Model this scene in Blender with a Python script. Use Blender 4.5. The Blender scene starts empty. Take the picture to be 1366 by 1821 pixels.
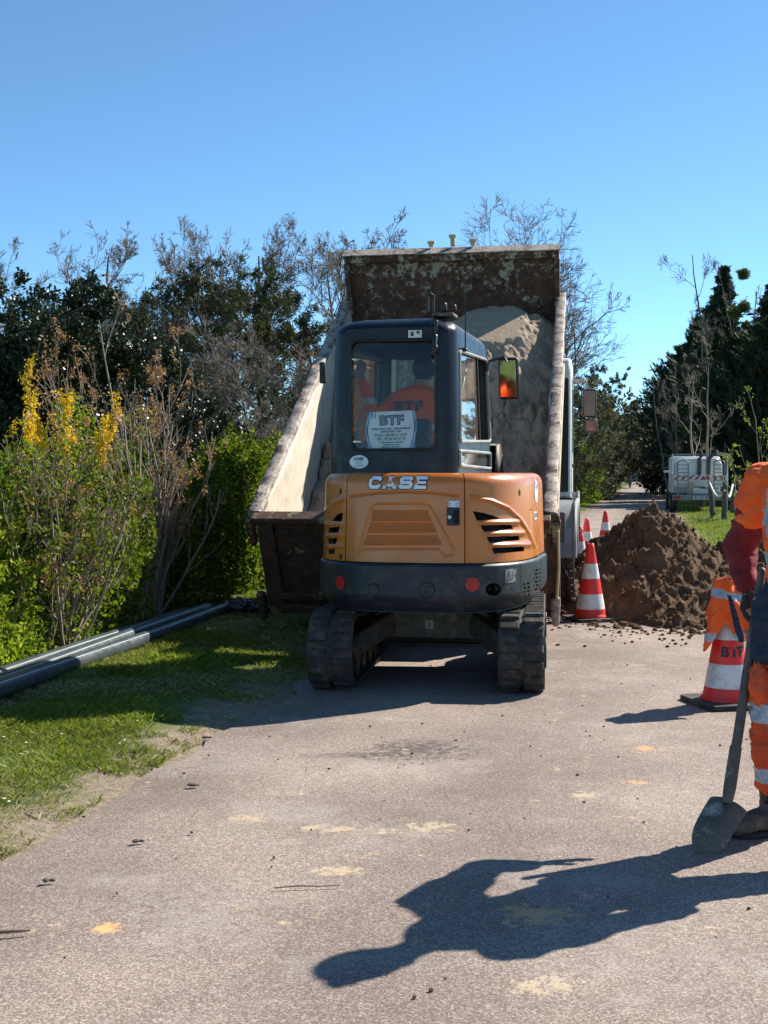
import bpy, math, random
import numpy as np
from mathutils import Matrix, Vector
R = math.radians
sc = bpy.context.scene
COL = sc.collection
# ------------------------------------------------------------------ camera
F, CX, CY, HC, PITCH = 2200.0, 683.0, 910.5, 1.45, math.atan(69.5/2200.0)
cam = bpy.data.objects.new('camera', bpy.data.cameras.new('camera'))
COL.objects.link(cam); sc.camera = cam
cam.location = (0, 0, HC); cam.rotation_euler = (R(90)-PITCH, 0, 0)
cam.data.sensor_width = 36; cam.data.lens = F/1821*36
cam.data.clip_start = 0.05; cam.data.clip_end = 3000
# ------------------------------------------------------------------ light
SUN_AZ, SUN_EL = R(34), R(39.5)          # azimuth measured from +X towards +Y
w = bpy.data.worlds.new("World"); sc.world = w; w.use_nodes = True
wn = w.node_tree.nodes; wl = w.node_tree.links
sky = wn.new('ShaderNodeTexSky'); sky.sky_type = 'NISHITA'; sky.sun_disc = False
sky.sun_elevation = SUN_EL; sky.sun_rotation = R(90)-SUN_AZ
sky.air_density = 0.6; sky.dust_density = 0.0; sky.ozone_density = 5.0
bg = [n for n in wn if n.type == 'BACKGROUND'][0]
bg.inputs['Strength'].default_value = 0.117
tint = wn.new('ShaderNodeMix'); tint.data_type = 'RGBA'; tint.blend_type = 'MULTIPLY'; tint.inputs[0].default_value = 1; tint.inputs[7].default_value = (.84, 1.0, .92, 1)
wl.new(sky.outputs[0], tint.inputs[6]); wl.new(tint.outputs[2], bg.inputs['Color'])
sun = bpy.data.objects.new('sun', bpy.data.lights.new('sun', 'SUN')); COL.objects.link(sun)
sun.data.energy = 5.0; sun.data.angle = R(0.5); sun.data.color = (1, 0.93, 0.82)
sd = Vector((math.cos(SUN_AZ)*math.cos(SUN_EL), math.sin(SUN_AZ)*math.cos(SUN_EL), math.sin(SUN_EL)))
sun.rotation_euler = sd.to_track_quat('Z', 'Y').to_euler(); sun.location = (20, 20, 30)
sc.view_settings.view_transform = 'Standard'; sc.view_settings.look = 'None'
sc.view_settings.exposure = 0.95; sc.view_settings.gamma = 1.0
try:
    sc.cycles.max_bounces = 8; sc.cycles.transparent_max_bounces = 24
    sc.cycles.diffuse_bounces = 3; sc.cycles.glossy_bounces = 3; sc.cycles.caustics_reflective = False; sc.cycles.caustics_refractive = False
except Exception: pass
# ------------------------------------------------------------------ projection helpers (plan the real positions)
_c, _s = math.cos(PITCH), math.sin(PITCH)
def proj(P):
    P = np.asarray(P, float); x = P[..., 0]; y = P[..., 1]; z = P[..., 2]-HC
    d = y*_c - z*_s; v = y*_s + z*_c
    return CX+F*x/d, CY-F*v/d
def G(px, py, z0=0.0):
    a = (px-CX)/F; b = (CY-py)/F
    d = (0*a+a, _c+b*_s, -_s+b*_c); t = (z0-HC)/d[2]
    return Vector((d[0]*t, d[1]*t, z0))
def AT(px, py, Y):
    a = (px-CX)/F; b = (CY-py)/F
    dy = _c+b*_s; t = Y/dy
    return Vector((a*t, Y, HC+(-_s+b*_c)*t))
def inpoly(x, y, poly):
    r = np.zeros(np.shape(x), bool); n = len(poly)
    for i in range(n):
        x0, y0 = poly[i]; x1, y1 = poly[(i+1) % n]
        c = ((y0 > y) != (y1 > y)) & (x < (x1-x0)*(y-y0)/((y1-y0)+1e-12)+x0)
        r ^= c
    return r
# ------------------------------------------------------------------ noise
def _h(ix, iy, iz, seed):
    n = (ix.astype(np.int64)*374761393 + iy.astype(np.int64)*668265263 + iz.astype(np.int64)*2147483647 + seed*974634777) & 0x7fffffff
    n = ((n ^ (n >> 13))*1274126177) & 0x7fffffff
    return ((n ^ (n >> 16)) & 0xffff)/65535.0
def vnoise(x, y, z=None, seed=0):
    x = np.asarray(x, float); y = np.asarray(y, float)
    z = np.zeros_like(x) if z is None else np.asarray(z, float)
    ix, iy, iz = np.floor(x), np.floor(y), np.floor(z)
    fx, fy, fz = x-ix, y-iy, z-iz
    fx = fx*fx*(3-2*fx); fy = fy*fy*(3-2*fy); fz = fz*fz*(3-2*fz)
    def L(a, b, t): return a+(b-a)*t
    r = 0
    c = [[[_h(ix+i, iy+j, iz+k, seed) for k in (0, 1)] for j in (0, 1)] for i in (0, 1)]
    a0 = L(L(c[0][0][0], c[1][0][0], fx), L(c[0][1][0], c[1][1][0], fx), fy)
    a1 = L(L(c[0][0][1], c[1][0][1], fx), L(c[0][1][1], c[1][1][1], fx), fy)
    return L(a0, a1, fz)*2-1
def fbm(x, y, z=None, o=4, seed=0, g=0.5):
    r = 0; a = 1
    for i in range(o):
        r = r+a*vnoise(x*2**i, y*2**i, None if z is None else z*2**i, seed+i*7); a *= g
    return r
# ------------------------------------------------------------------ mesh helpers
def tag(o, label=None, cat=None, group=None, kind=None):
    if label: o['label'] = label
    if cat: o['category'] = cat
    if group: o['group'] = group
    if kind: o['kind'] = kind
    return o
def link(o, parent=None):
    COL.objects.link(o)
    if parent is not None: o.parent = parent
    return o
def empty(name, loc=(0, 0, 0), rz=0.0):
    o = bpy.data.objects.new(name, None); o.location = loc; o.rotation_euler = (0, 0, rz)
    o.empty_display_size = 0.2
    return link(o)
def npmesh(name, V, Fq, mats, parent=None, smooth=False, midx=None):
    """V (n,3), Fq (m,k) array of polys with k corners"""
    V = np.ascontiguousarray(V, np.float32).reshape(-1, 3); Fq = np.ascontiguousarray(Fq, np.int32)
    me = bpy.data.meshes.new(name)
    me.vertices.add(len(V)); me.vertices.foreach_set('co', V.ravel())
    m, k = Fq.shape
    me.loops.add(m*k); me.loops.foreach_set('vertex_index', Fq.ravel())
    me.polygons.add(m); me.polygons.foreach_set('loop_start', np.arange(0, m*k, k, dtype=np.int32))
    if smooth: me.polygons.foreach_set('use_smooth', np.ones(m, bool))
    if not isinstance(mats, (list, tuple)): mats = [mats]
    for q in mats: me.materials.append(q)
    if midx is not None: me.polygons.foreach_set('material_index', np.asarray(midx, np.int32))
    me.update(calc_edges=True); me.validate()
    return link(bpy.data.objects.new(name, me), parent)
class MB:
    def __init__(s): s.v = []; s.f = []; s.m = []; s.cur = 0; s.X = None
    def add(s, vs, fs, m=None):
        b = len(s.v)
        for p in vs:
            p = Vector(p)
            if s.X is not None: p = s.X @ p
            s.v.append(tuple(p))
        for f in fs: s.f.append(tuple(b+i for i in f)); s.m.append(s.cur if m is None else m)
        return s
    def box(s, c, d, rot=None):
        x, y, z = d[0]/2, d[1]/2, d[2]/2
        vs = [Vector((i*x, j*y, k*z)) for i in (-1, 1) for j in (-1, 1) for k in (-1, 1)]
        if rot is not None: vs = [rot @ v for v in vs]
        vs = [v+Vector(c) for v in vs]
        return s.add(vs, [(0, 1, 3, 2), (4, 6, 7, 5), (0, 4, 5, 1), (2, 3, 7, 6), (0, 2, 6, 4), (1, 5, 7, 3)])
    def bar(s, a, b, wx, wz, up=(0, 0, 1)):
        a = Vector(a); b = Vector(b); d = (b-a); L = d.length; d.normalize()
        x = d.cross(Vector(up))
        if x.length < 1e-4: x = d.cross(Vector((1, 0, 0)))
        x.normalize(); z = x.cross(d)
        rot = Matrix((x, d, z)).transposed()
        return s.box((a+b)/2, (wx, L, wz), rot)
    def prism(s, pts, h0, h1, axis='z'):
        """polygon pts (2d) extruded along axis"""
        def mk(p, h):
            return {'z': (p[0], p[1], h), 'y': (p[0], h, p[1]), 'x': (h, p[0], p[1])}[axis]
        n = len(pts)
        vs = [mk(p, h0) for p in pts]+[mk(p, h1) for p in pts]
        fs = [tuple(range(n))[::-1], tuple(range(n, 2*n))]+[(i, (i+1) % n, n+(i+1) % n, n+i) for i in range(n)]
        return s.add(vs, fs)
    def tube(s, pts, rad, n=8, cap=True, closed=False):
        pts = [Vector(p) for p in pts]; k = len(pts)
        if not hasattr(rad, '__len__'): rad = [rad]*k
        vs = []; ref = None
        for i, p in enumerate(pts):
            if closed: t = pts[(i+1) % k]-pts[i-1]
            else: t = pts[min(i+1, k-1)]-pts[max(i-1, 0)]
            t.normalize()
            if ref is None: ref = t.orthogonal()
            x = ref-t*ref.dot(t)
            if x.length < 1e-5: x = t.orthogonal()
            x.normalize(); ref = x; y = t.cross(x)
            for j in range(n):
                a = 2*math.pi*j/n; vs.append(p+(x*math.cos(a)+y*math.sin(a))*rad[i])
        fs = []
        for i in range(k if closed else k-1):
            for j in range(n):
                i2 = (i+1) % k
                fs.append((i*n+j, i*n+(j+1) % n, i2*n+(j+1) % n, i2*n+j))
        if cap and not closed: fs += [tuple(range(n))[::-1], tuple(range((k-1)*n, k*n))]
        return s.add(vs, fs)
    def cyl(s, a, b, r, n=20, r2=None): return s.tube([a, b], [r, r if r2 is None else r2], n)
    def caps(s, a, b, r0, r1, n=14, m=5):
        a = Vector(a); b = Vector(b); d = (b-a); L = d.length; d = d.normalized() if L > 1e-6 else Vector((0, 0, 1))
        P = []; Q = []
        for i in range(m): t = (i+.15)/m*math.pi/2; P.append(a-d*r0*math.cos(t)); Q.append(r0*math.sin(t))
        P += [a, b]; Q += [r0, r1]
        for i in range(m-1, -1, -1): t = (i+.15)/m*math.pi/2; P.append(b+d*r1*math.cos(t)); Q.append(r1*math.sin(t))
        return s.tube(P, Q, n)
    def ell(s, c, r, rot=None, n=16, m=10):
        vs = []; c = Vector(c)
        for i in range(m+1):
            t = math.pi*(i+.001)/(m+.002)
            for j in range(n):
                a = 2*math.pi*j/n
                v = Vector((r[0]*math.sin(t)*math.cos(a), r[1]*math.sin(t)*math.sin(a), r[2]*math.cos(t)))
                if rot is not None: v = rot @ v
                vs.append(c+v)
        fs = [tuple(range(n))]+[(i*n+j, (i+1)*n+j, (i+1)*n+(j+1) % n, i*n+(j+1) % n) for i in range(m) for j in range(n)]+[tuple(range(m*n, m*n+n))[::-1]]
        return s.add(vs, fs)
    def lathe(s, prof, n=32, c=(0, 0, 0)):
        vs = []; k = len(prof)
        for r, z in prof:
            for j in range(n):
                a = 2*math.pi*j/n; vs.append((c[0]+r*math.cos(a), c[1]+r*math.sin(a), c[2]+z))
        fs = [(i*n+j, i*n+(j+1) % n, (i+1)*n+(j+1) % n, (i+1)*n+j) for i in range(k-1) for j in range(n)]
        fs += [tuple(range(n))[::-1], tuple(range((k-1)*n, k*n))]
        return s.add(vs, fs)
    def build(s, name, mats, parent=None, bevel=0, seg=2, smooth=True, ang=35, loc=None):
        me = bpy.data.meshes.new(name); me.from_pydata(s.v, [], s.f)
        if not isinstance(mats, (list, tuple)): mats = [mats]
        for q in mats: me.materials.append(q)
        me.polygons.foreach_set('material_index', s.m)
        me.update()
        if smooth:
            me.polygons.foreach_set('use_smooth', [True]*len(me.polygons)); me.set_sharp_from_angle(angle=R(ang))
        o = bpy.data.objects.new(name, me); link(o, parent)
        if loc is not None: o.location = loc
        if bevel:
            b = o.modifiers.new('bevel', 'BEVEL'); b.width = bevel; b.segments = seg; b.limit_method = 'ANGLE'; b.angle_limit = R(40)
        return o
def remeshed(mb, voxel, smooth=4):
    me = bpy.data.meshes.new('tmp'); me.from_pydata(mb.v, [], mb.f); me.update()
    o = bpy.data.objects.new('tmp', me); COL.objects.link(o)
    r = o.modifiers.new('r', 'REMESH'); r.mode = 'VOXEL'; r.voxel_size = voxel; r.use_smooth_shade = True
    if smooth:
        q = o.modifiers.new('s', 'SMOOTH'); q.factor = .5; q.iterations = smooth
    dg = bpy.context.evaluated_depsgraph_get(); dg.update()
    m2 = bpy.data.meshes.new_from_object(o.evaluated_get(dg), depsgraph=dg)
    bpy.data.objects.remove(o); bpy.data.meshes.remove(me)
    return m2
def finish(me, name, mats, parent, fn=None, wrinkle=None):
    """colour faces by fn(centres)->index and wrinkle the cloth"""
    n = len(me.vertices); co = np.empty(n*3, np.float32); me.vertices.foreach_get('co', co); co = co.reshape(-1, 3)
    if wrinkle:
        amp, scl, seed = wrinkle
        no = np.empty(n*3, np.float32); me.vertices.foreach_get('normal', no); no = no.reshape(-1, 3)
        a = fbm(co[:, 0]*scl, co[:, 1]*scl, co[:, 2]*scl*1.9, 3, seed)
        a = (1-np.abs(a))*1.0-.6
        me.vertices.foreach_set('co', (co+no*a[:, None]*amp).ravel().astype(np.float32))
    if not isinstance(mats, (list, tuple)): mats = [mats]
    me.materials.clear()
    for q in mats: me.materials.append(q)
    m = len(me.polygons)
    if fn is not None:
        c = np.empty(m*3, np.float32); me.polygons.foreach_get('center', c)
        me.polygons.foreach_set('material_index', np.asarray(fn(c.reshape(-1, 3)), np.int32))
    me.polygons.foreach_set('use_smooth', np.ones(m, bool)); me.update(); me.name = name
    return link(bpy.data.objects.new(name, me), parent)
def text_verts(s, size, bold=0.0, depth=0.0, spacing=1.0, shear=0.0):
    cu = bpy.data.curves.new('t', 'FONT'); cu.body = s; cu.size = size; cu.align_x = 'CENTER'; cu.align_y = 'CENTER'
    cu.offset = bold; cu.extrude = depth; cu.space_character = spacing; cu.shear = shear; cu.resolution_u = 3
    o = bpy.data.objects.new('t', cu); COL.objects.link(o)
    dg = bpy.context.evaluated_depsgraph_get(); dg.update()
    me = bpy.data.meshes.new_from_object(o.evaluated_get(dg), depsgraph=dg)
    vs = [v.co.copy() for v in me.vertices]; fs = [tuple(p.vertices) for p in me.polygons]
    bpy.data.objects.remove(o); bpy.data.meshes.remove(me)
    return vs, fs
# ------------------------------------------------------------------ materials
def mk(name):
    m = bpy.data.materials.new(name); m.use_nodes = True
    nt = m.node_tree; b = nt.nodes['Principled BSDF']
    return m, nt, b
def rgba(c): return (c[0], c[1], c[2], 1)
def noise(nt, scale, detail=4, rough=.55, vec=None, typ='NOISE'):
    if vec is None:
        tc = nt.nodes.get('TC') or nt.nodes.new('ShaderNodeTexCoord'); tc.name = 'TC'; vec = tc.outputs['Object']
    if typ == 'NOISE':
        n = nt.nodes.new('ShaderNodeTexNoise'); n.inputs['Scale'].default_value = scale; n.inputs['Detail'].default_value = detail; n.inputs['Roughness'].default_value = rough
        nt.links.new(vec, n.inputs['Vector']); return n.outputs['Fac']
    n = nt.nodes.new('ShaderNodeTexVoronoi'); n.inputs['Scale'].default_value = scale; nt.links.new(vec, n.inputs['Vector'])
    return n.outputs['Distance'] if typ == 'DIST' else n.outputs['Color']
def stretch(nt, s):
    tc = nt.nodes.get('TC') or nt.nodes.new('ShaderNodeTexCoord'); tc.name = 'TC'
    m = nt.nodes.new('ShaderNodeMapping'); m.inputs['Scale'].default_value = s; nt.links.new(tc.outputs['Object'], m.inputs['Vector'])
    return m.outputs[0]
def ramp(nt, fac, stops):
    r = nt.nodes.new('ShaderNodeValToRGB'); e = r.color_ramp.elements
    while len(e) < len(stops): e.new(.5)
    for i, (p, c) in enumerate(stops):
        e[i].position = p; e[i].color = rgba(c) if hasattr(c, '__len__') else (c, c, c, 1)
    nt.links.new(fac, r.inputs[0]); return r.outputs[0]
def mix(nt, f, a, b, mode='MIX'):
    m = nt.nodes.new('ShaderNodeMix'); m.data_type = 'RGBA'; m.blend_type = mode
    for s, v in ((0, f), (6, a), (7, b)):
        if hasattr(v, 'links') or hasattr(v, 'is_linked'): nt.links.new(v, m.inputs[s])
        elif s == 0: m.inputs[0].default_value = v
        else: m.inputs[s].default_value = rgba(v)
    return m.outputs[2]
def math_(nt, op, a, b=0.0, c=None):
    m = nt.nodes.new('ShaderNodeMath'); m.operation = op
    for i, v in enumerate((a, b, c)):
        if v is None: continue
        if hasattr(v, 'is_linked'): nt.links.new(v, m.inputs[i])
        else: m.inputs[i].default_value = v
    return m.outputs[0]
def bumpn(nt, b, h, strength=.5, dist=.01, prev=None):
    n = nt.nodes.new('ShaderNodeBump'); n.inputs['Strength'].default_value = strength; n.inputs['Distance'].default_value = dist
    nt.links.new(h, n.inputs['Height'])
    if prev is not None: nt.links.new(prev, n.inputs['Normal'])
    nt.links.new(n.outputs[0], b.inputs['Normal']); return n.outputs[0]
def pm(name, c, rough=.6, metal=0, c2=None, ns=6, lo=.42, hi=.62, bump=None, spec=None, coat=0, dust=None):
    m, nt, b = mk(name)
    b.inputs['Roughness'].default_value = rough; b.inputs['Metallic'].default_value = metal
    col = None
    if c2 is None: c2 = tuple(x*.78 for x in c)
    col = mix(nt, ramp(nt, noise(nt, ns, 5, .6), [(lo, 0), (hi, 1)]), c, c2)
    if dust: col = mix(nt, ramp(nt, noise(nt, dust[1], 6, .7), [(.5, 0), (.72, dust[2])]), col, dust[0])
    nt.links.new(col, b.inputs['Base Color'])
    if spec is not None: b.inputs['Specular IOR Level'].default_value = spec
    if coat: b.inputs['Coat Weight'].default_value = coat; b.inputs['Coat Roughness'].default_value = .15
    rr = ramp(nt, noise(nt, ns*3, 4), [(.3, max(rough-.1, .03)), (.7, min(rough+.12, 1))]); nt.links.new(rr, b.inputs['Roughness'])
    if bump: bumpn(nt, b, noise(nt, bump[0], 4), bump[1], bump[2])
    return m
def leafmat(name, c1, c2, rough=.5, trans=.25, spec=.4):
    m, nt, b = mk(name)
    g = nt.nodes.new('ShaderNodeNewGeometry')
    col = ramp(nt, g.outputs['Random Per Island'], [(0, c1), (1, c2)])
    big = ramp(nt, noise(nt, 1.1, 3), [(.35, .72), (.65, 1.15)])
    col = mix(nt, 1.0, col, big, 'MULTIPLY')
    nt.links.new(col, b.inputs['Base Color']); b.inputs['Roughness'].default_value = rough; b.inputs['Specular IOR Level'].default_value = spec
    if trans:
        t = nt.nodes.new('ShaderNodeBsdfTranslucent'); nt.links.new(mix(nt, 1.0, col, (1.5, 1.7, .8), 'MULTIPLY'), t.inputs['Color'])
        mx = nt.nodes.new('ShaderNodeMixShader'); mx.inputs[0].default_value = trans
        nt.links.new(b.outputs[0], mx.inputs[1]); nt.links.new(t.outputs[0], mx.inputs[2])
        nt.links.new(mx.outputs[0], nt.nodes['Material Output'].inputs['Surface'])
    return m
def glassmat(name, tint, refl=1.0, alpha=.0):
    m, nt, b = mk(name); nt.nodes.remove(b)
    tr = nt.nodes.new('ShaderNodeBsdfTransparent'); tr.inputs[0].default_value = rgba(tint)
    gl = nt.nodes.new('ShaderNodeBsdfGlossy'); gl.inputs['Roughness'].default_value = .02
    fr = nt.nodes.new('ShaderNodeFresnel'); fr.inputs[0].default_value = 1.55
    f = math_(nt, 'MULTIPLY', fr.outputs[0], refl)
    mx = nt.nodes.new('ShaderNodeMixShader'); nt.links.new(f, mx.inputs[0]); nt.links.new(tr.outputs[0], mx.inputs[1]); nt.links.new(gl.outputs[0], mx.inputs[2])
    out = mx.outputs[0]
    if alpha:   # dust film on the pane
        df = nt.nodes.new('ShaderNodeBsdfDiffuse'); df.inputs[0].default_value = (.42, .47, .46, 1)
        m2 = nt.nodes.new('ShaderNodeMixShader'); nt.links.new(ramp(nt, noise(nt, 5, 4), [(.3, alpha*.5), (.75, alpha*1.4)]), m2.inputs[0])
        nt.links.new(out, m2.inputs[1]); nt.links.new(df.outputs[0], m2.inputs[2]); out = m2.outputs[0]
    nt.links.new(out, nt.nodes['Material Output'].inputs['Surface'])
    return m
M = {}
M['orange'] = pm('orange_paint', (.53, .150, .014), .33, 0, (.47, .130, .013), 3, coat=.3, dust=((.42, .22, .09), 7, .3))
M['slate'] = pm('slate_paint', (.016, .023, .032), .42, 0, (.013, .019, .027), 4, spec=.35, dust=((.12, .105, .085), 8, .5), bump=(60, .05, .002))
def scratch(m, amt, sc, thr=.66, c=(.35, .36, .36)):
    nt = m.node_tree; b = nt.nodes['Principled BSDF']; old = b.inputs['Base Color'].links[0].from_socket
    n = noise(nt, 1.0, 6, .75, stretch(nt, sc)); n2 = noise(nt, 3, 2)
    k = math_(nt, 'MULTIPLY', ramp(nt, n, [(thr, 0), (thr+.03, amt)]), ramp(nt, n2, [(.45, 0), (.6, 1)]))
    nt.links.new(mix(nt, k, old, c), b.inputs['Base Color'])
scratch(M['slate'], .55, (28, 28, 5)); scratch(M['orange'], .35, (4, 4, 34), .68, (.22, .10, .05))
M['cabpaint'] = pm('cab_paint', (.0075, .012, .021), .34, 0, (.006, .010, .018), 4, spec=.3, dust=((.06, .06, .06), 7, .12))
M['black'] = pm('black_plastic', (.012, .012, .013), .5)
M['rubber'] = pm('rubber', (.024, .022, .021), .8, 0, (.045, .038, .031), 8, dust=((.17, .125, .085), 11, .9), bump=(40, .3, .004))
M['iron'] = pm('dirty_iron', (.04, .036, .033), .6, .3, (.07, .05, .035), 9, dust=((.2, .14, .09), 12, .6), bump=(30, .3, .004))
M['steel'] = pm('bare_steel', (.4, .4, .4), .35, .9)
M['grey'] = pm('grey_paint', (.26, .28, .28), .5, 0, (.19, .2, .2), 5, dust=((.3, .26, .2), 9, .4))
M['dgrey'] = pm('dark_grey', (.06, .065, .07), .55, 0, (.045, .045, .05), 7)
M['white'] = pm('white_paint', (.72, .72, .70), .45, 0, (.6, .6, .57), 3, dust=((.4, .36, .3), 9, .3))
M['wh'] = pm('white_vinyl', (.78, .8, .82), .4)
M['ink'] = pm('navy_print', (.02, .035, .10), .5)
M['ink2'] = pm('black_print', (.02, .022, .025), .5)
M['blue'] = pm('blue_print', (.02, .09, .33), .4)
M['ltblue'] = pm('light_blue_print', (.12, .38, .62), .4)
M['red'] = pm('red_reflector', (.42, .012, .015), .35)
M['hivis'] = pm('hivis_orange', (.95, .13, .012), .75, 0, (.85, .10, .01), 6, bump=(45, .25, .006))
M['hivisred'] = pm('hivis_worn', (.85, .10, .015), .8, 0, (.6, .07, .02), 5, dust=((.1, .06, .04), 11, .6), bump=(45, .3, .006))
M['silver'] = pm('reflective_band', (.42, .43, .45), .45, .2, (.34, .35, .37), 12)
M['maroon'] = pm('maroon_fleece', (.20, .012, .018), .9, 0, (.15, .01, .014), 12, bump=(220, .3, .003))
M['navy'] = pm('navy_cloth', (.013, .02, .042), .85, 0, (.02, .028, .05), 9, bump=(120, .3, .003))
M['glove'] = pm('black_glove', (.018, .016, .018), .75, 0, (.03, .026, .026), 14, bump=(140, .4, .003))
M['skin'] = pm('skin', (.42, .24, .16), .5, 0, (.36, .19, .13), 8)
M['leather'] = pm('brown_leather', (.075, .05, .032), .65, 0, (.13, .10, .075), 14, bump=(60, .4, .004), dust=((.3, .25, .2), 9, .5))
M['conered'] = pm('cone_red', (.80, .022, .015), .45, 0, (.7, .02, .015), 5, dust=((.25, .12, .08), 13, .4))
M['conewhite'] = pm('cone_white', (.72, .70, .68), .5, 0, (.6, .58, .55), 7, dust=((.45, .12, .09), 14, .55))
M['bark'] = pm('grey_bark', (.11, .095, .08), .9, 0, (.07, .06, .05), 7, bump=(20, .6, .02))
M['twig'] = pm('brown_twig', (.17, .135, .105), .85, 0, (.11, .088, .07), 3)
M['paletwig'] = pm('pale_twig', (.30, .24, .18), .8, 0, (.2, .15, .11), 3)
M['darktwig'] = pm('dark_twig', (.10, .083, .068), .9)
M['wood'] = pm('weathered_wood', (.13, .115, .095), .85, 0, (.08, .07, .06), 14, bump=(40, .5, .006))
M['shaft'] = pm('worn_wood_shaft', (.085, .065, .052), .65, 0, (.13, .105, .085), 16, bump=(50, .4, .002))
M['spade'] = pm('spade_steel', (.125, .098, .075), .65, 0, (.07, .055, .043), 6, dust=((.50, .47, .43), 10, .9), bump=(35, .3, .003))
M['pipe'] = pm('dark_pipe', (.06, .075, .085), .35, 0, (.045, .055, .065), 4)
M['pipestripe'] = pm('pale_stripe', (.35, .45, .42), .4)
M['bag'] = pm('black_plastic_bag', (.02, .022, .026), .22)
M['glass'] = glassmat('green_glass', (.74, .86, .83), 1.6, .07)
M['glassr'] = glassmat('rear_glass', (.93, .97, .96), .7, .006)
M['darkmirror'] = pm('dark_mirror_glass', (.22, .24, .26), .04, 1)
M['mirror'] = pm('mirror_glass', (.75, .75, .75), .03, 1)
M['amber'] = pm('amber_lens', (.8, .25, .02), .3)
M['mesh'] = pm('dark_opening', (.008, .008, .008), .9)
def rusty(name, cream, lo, hi, seedscale=1.0, topbias=0.0, dark=(.045, .024, .020)):
    m, nt, b = mk(name)
    n1 = noise(nt, 2.2*seedscale, 10, .78); n2 = noise(nt, 9*seedscale, 8, .75)
    f = math_(nt, 'ADD', math_(nt, 'MULTIPLY', n1, .6), math_(nt, 'MULTIPLY', n2, .4))
    if topbias:
        tc = nt.nodes['TC']; sp = nt.nodes.new('ShaderNodeSeparateXYZ'); nt.links.new(tc.outputs['Object'], sp.inputs[0])
        f = math_(nt, 'ADD', f, math_(nt, 'MULTIPLY', sp.outputs[2], topbias))
    k = ramp(nt, f, [(lo, 0), (hi, 1)])
    rust = ramp(nt, noise(nt, 12, 6, .7), [(.35, dark), (.6, (.10, .045, .028)), (.8, (.16, .08, .05))])
    st = noise(nt, 14, 3, .5, stretch(nt, (6, .6, .6)))
    cr = mix(nt, ramp(nt, st, [(.4, 0), (.7, .5)]), cream, tuple(x*.62 for x in cream))
    nt.links.new(mix(nt, k, rust, cr), b.inputs['Base Color'])
    b.inputs['Roughness'].default_value = .7
    bumpn(nt, b, f, .35, .006)
    return m
M['rust'] = rusty('rusty_headboard', (.36, .34, .28), .535, .575, 1.8, .06, (.028, .015, .014))
M['rustgate'] = rusty('rusty_tailgate', (.30, .26, .13), .56, .60, 1.0, 0, (.03, .018, .016))
M['creamwall'] = rusty('scraped_cream_wall', (.60, .53, .42), .30, .36, .8)
M['rail'] = rusty('scuffed_rail', (.36, .31, .26), .45, .52, 3.6, 0, (.07, .055, .05))
M['tan'] = rusty('tan_rib', (.50, .38, .22), .34, .40, 1.5)
def sandm(name, c1, c2, bs=90, bstr=.4, scale=9):
    m, nt, b = mk(name)
    n = noise(nt, scale, 9, .72)
    col = ramp(nt, n, [(.3, c1), (.7, c2)])
    col = mix(nt, ramp(nt, noise(nt, bs, 3), [(.35, .35), (.7, 0)]), col, tuple(x*.45 for x in c1))
    nt.links.new(col, b.inputs['Base Color']); b.inputs['Roughness'].default_value = .95; b.inputs['Specular IOR Level'].default_value = .15
    p = bumpn(nt, b, noise(nt, bs, 6, .7), bstr, .02)
    bumpn(nt, b, noise(nt, 22, 6, .7), .5, .03, p)
    return m
M['sand'] = sandm('pale_sand', (.30, .23, .165), (.46, .36, .26))
M['soil'] = sandm('brown_soil', (.062, .036, .021), (.24, .15, .09), 60, .9, 6)
# ================================================================== SETTING
RS, RL, RR = .216, -2.42, .78          # road edges: x = RS*y + RL / RR
def road_left(y): return RS*y+RL+.10*vnoise(y*.9, y*0+3, seed=4)+.05*vnoise(y*4, y*0+1, seed=5)
def road_right(y):
    y = np.asarray(y, float)
    return RS*y+RR+.10*vnoise(y*.8, y*0+9, seed=6)+np.clip((9.5-y)*.45, 0, 3)
def ground_material():
    m, nt, b = mk('verge_ground')
    tc = nt.nodes.new('ShaderNodeTexCoord'); tc.name = 'TC'
    sp = nt.nodes.new('ShaderNodeSeparateXYZ'); nt.links.new(tc.outputs['Object'], sp.inputs[0])
    base = math_(nt, 'MULTIPLY', sp.outputs[1], RS)
    dl = math_(nt, 'SUBTRACT', math_(nt, 'ADD', base, RL), sp.outputs[0])
    dr = math_(nt, 'SUBTRACT', sp.outputs[0], math_(nt, 'ADD', base, RR+.0))
    d = math_(nt, 'MAXIMUM', dl, dr)
    n = noise(nt, 3.2, 6, .7)
    d2 = math_(nt, 'ADD', d, math_(nt, 'MULTIPLY', math_(nt, 'SUBTRACT', n, .5), 1.1))
    g = ramp(nt, d2, [(.12, 0), (.50, 1)])
    grass = ramp(nt, noise(nt, 7, 6, .7), [(.3, (.055, .085, .018)), (.55, (.10, .14, .028)), (.75, (.19, .17, .07))])
    dirt = ramp(nt, noise(nt, 26, 8, .75), [(.3, (.13, .10, .07)), (.5, (.27, .215, .155)), (.75, (.42, .345, .265))])
    nt.links.new(mix(nt, g, dirt, grass), b.inputs['Base Color']); b.inputs['Roughness'].default_value = .95; b.inputs['Specular IOR Level'].default_value = .1
    bumpn(nt, b, noise(nt, 60, 5, .7), .8, .02)
    return m
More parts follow.
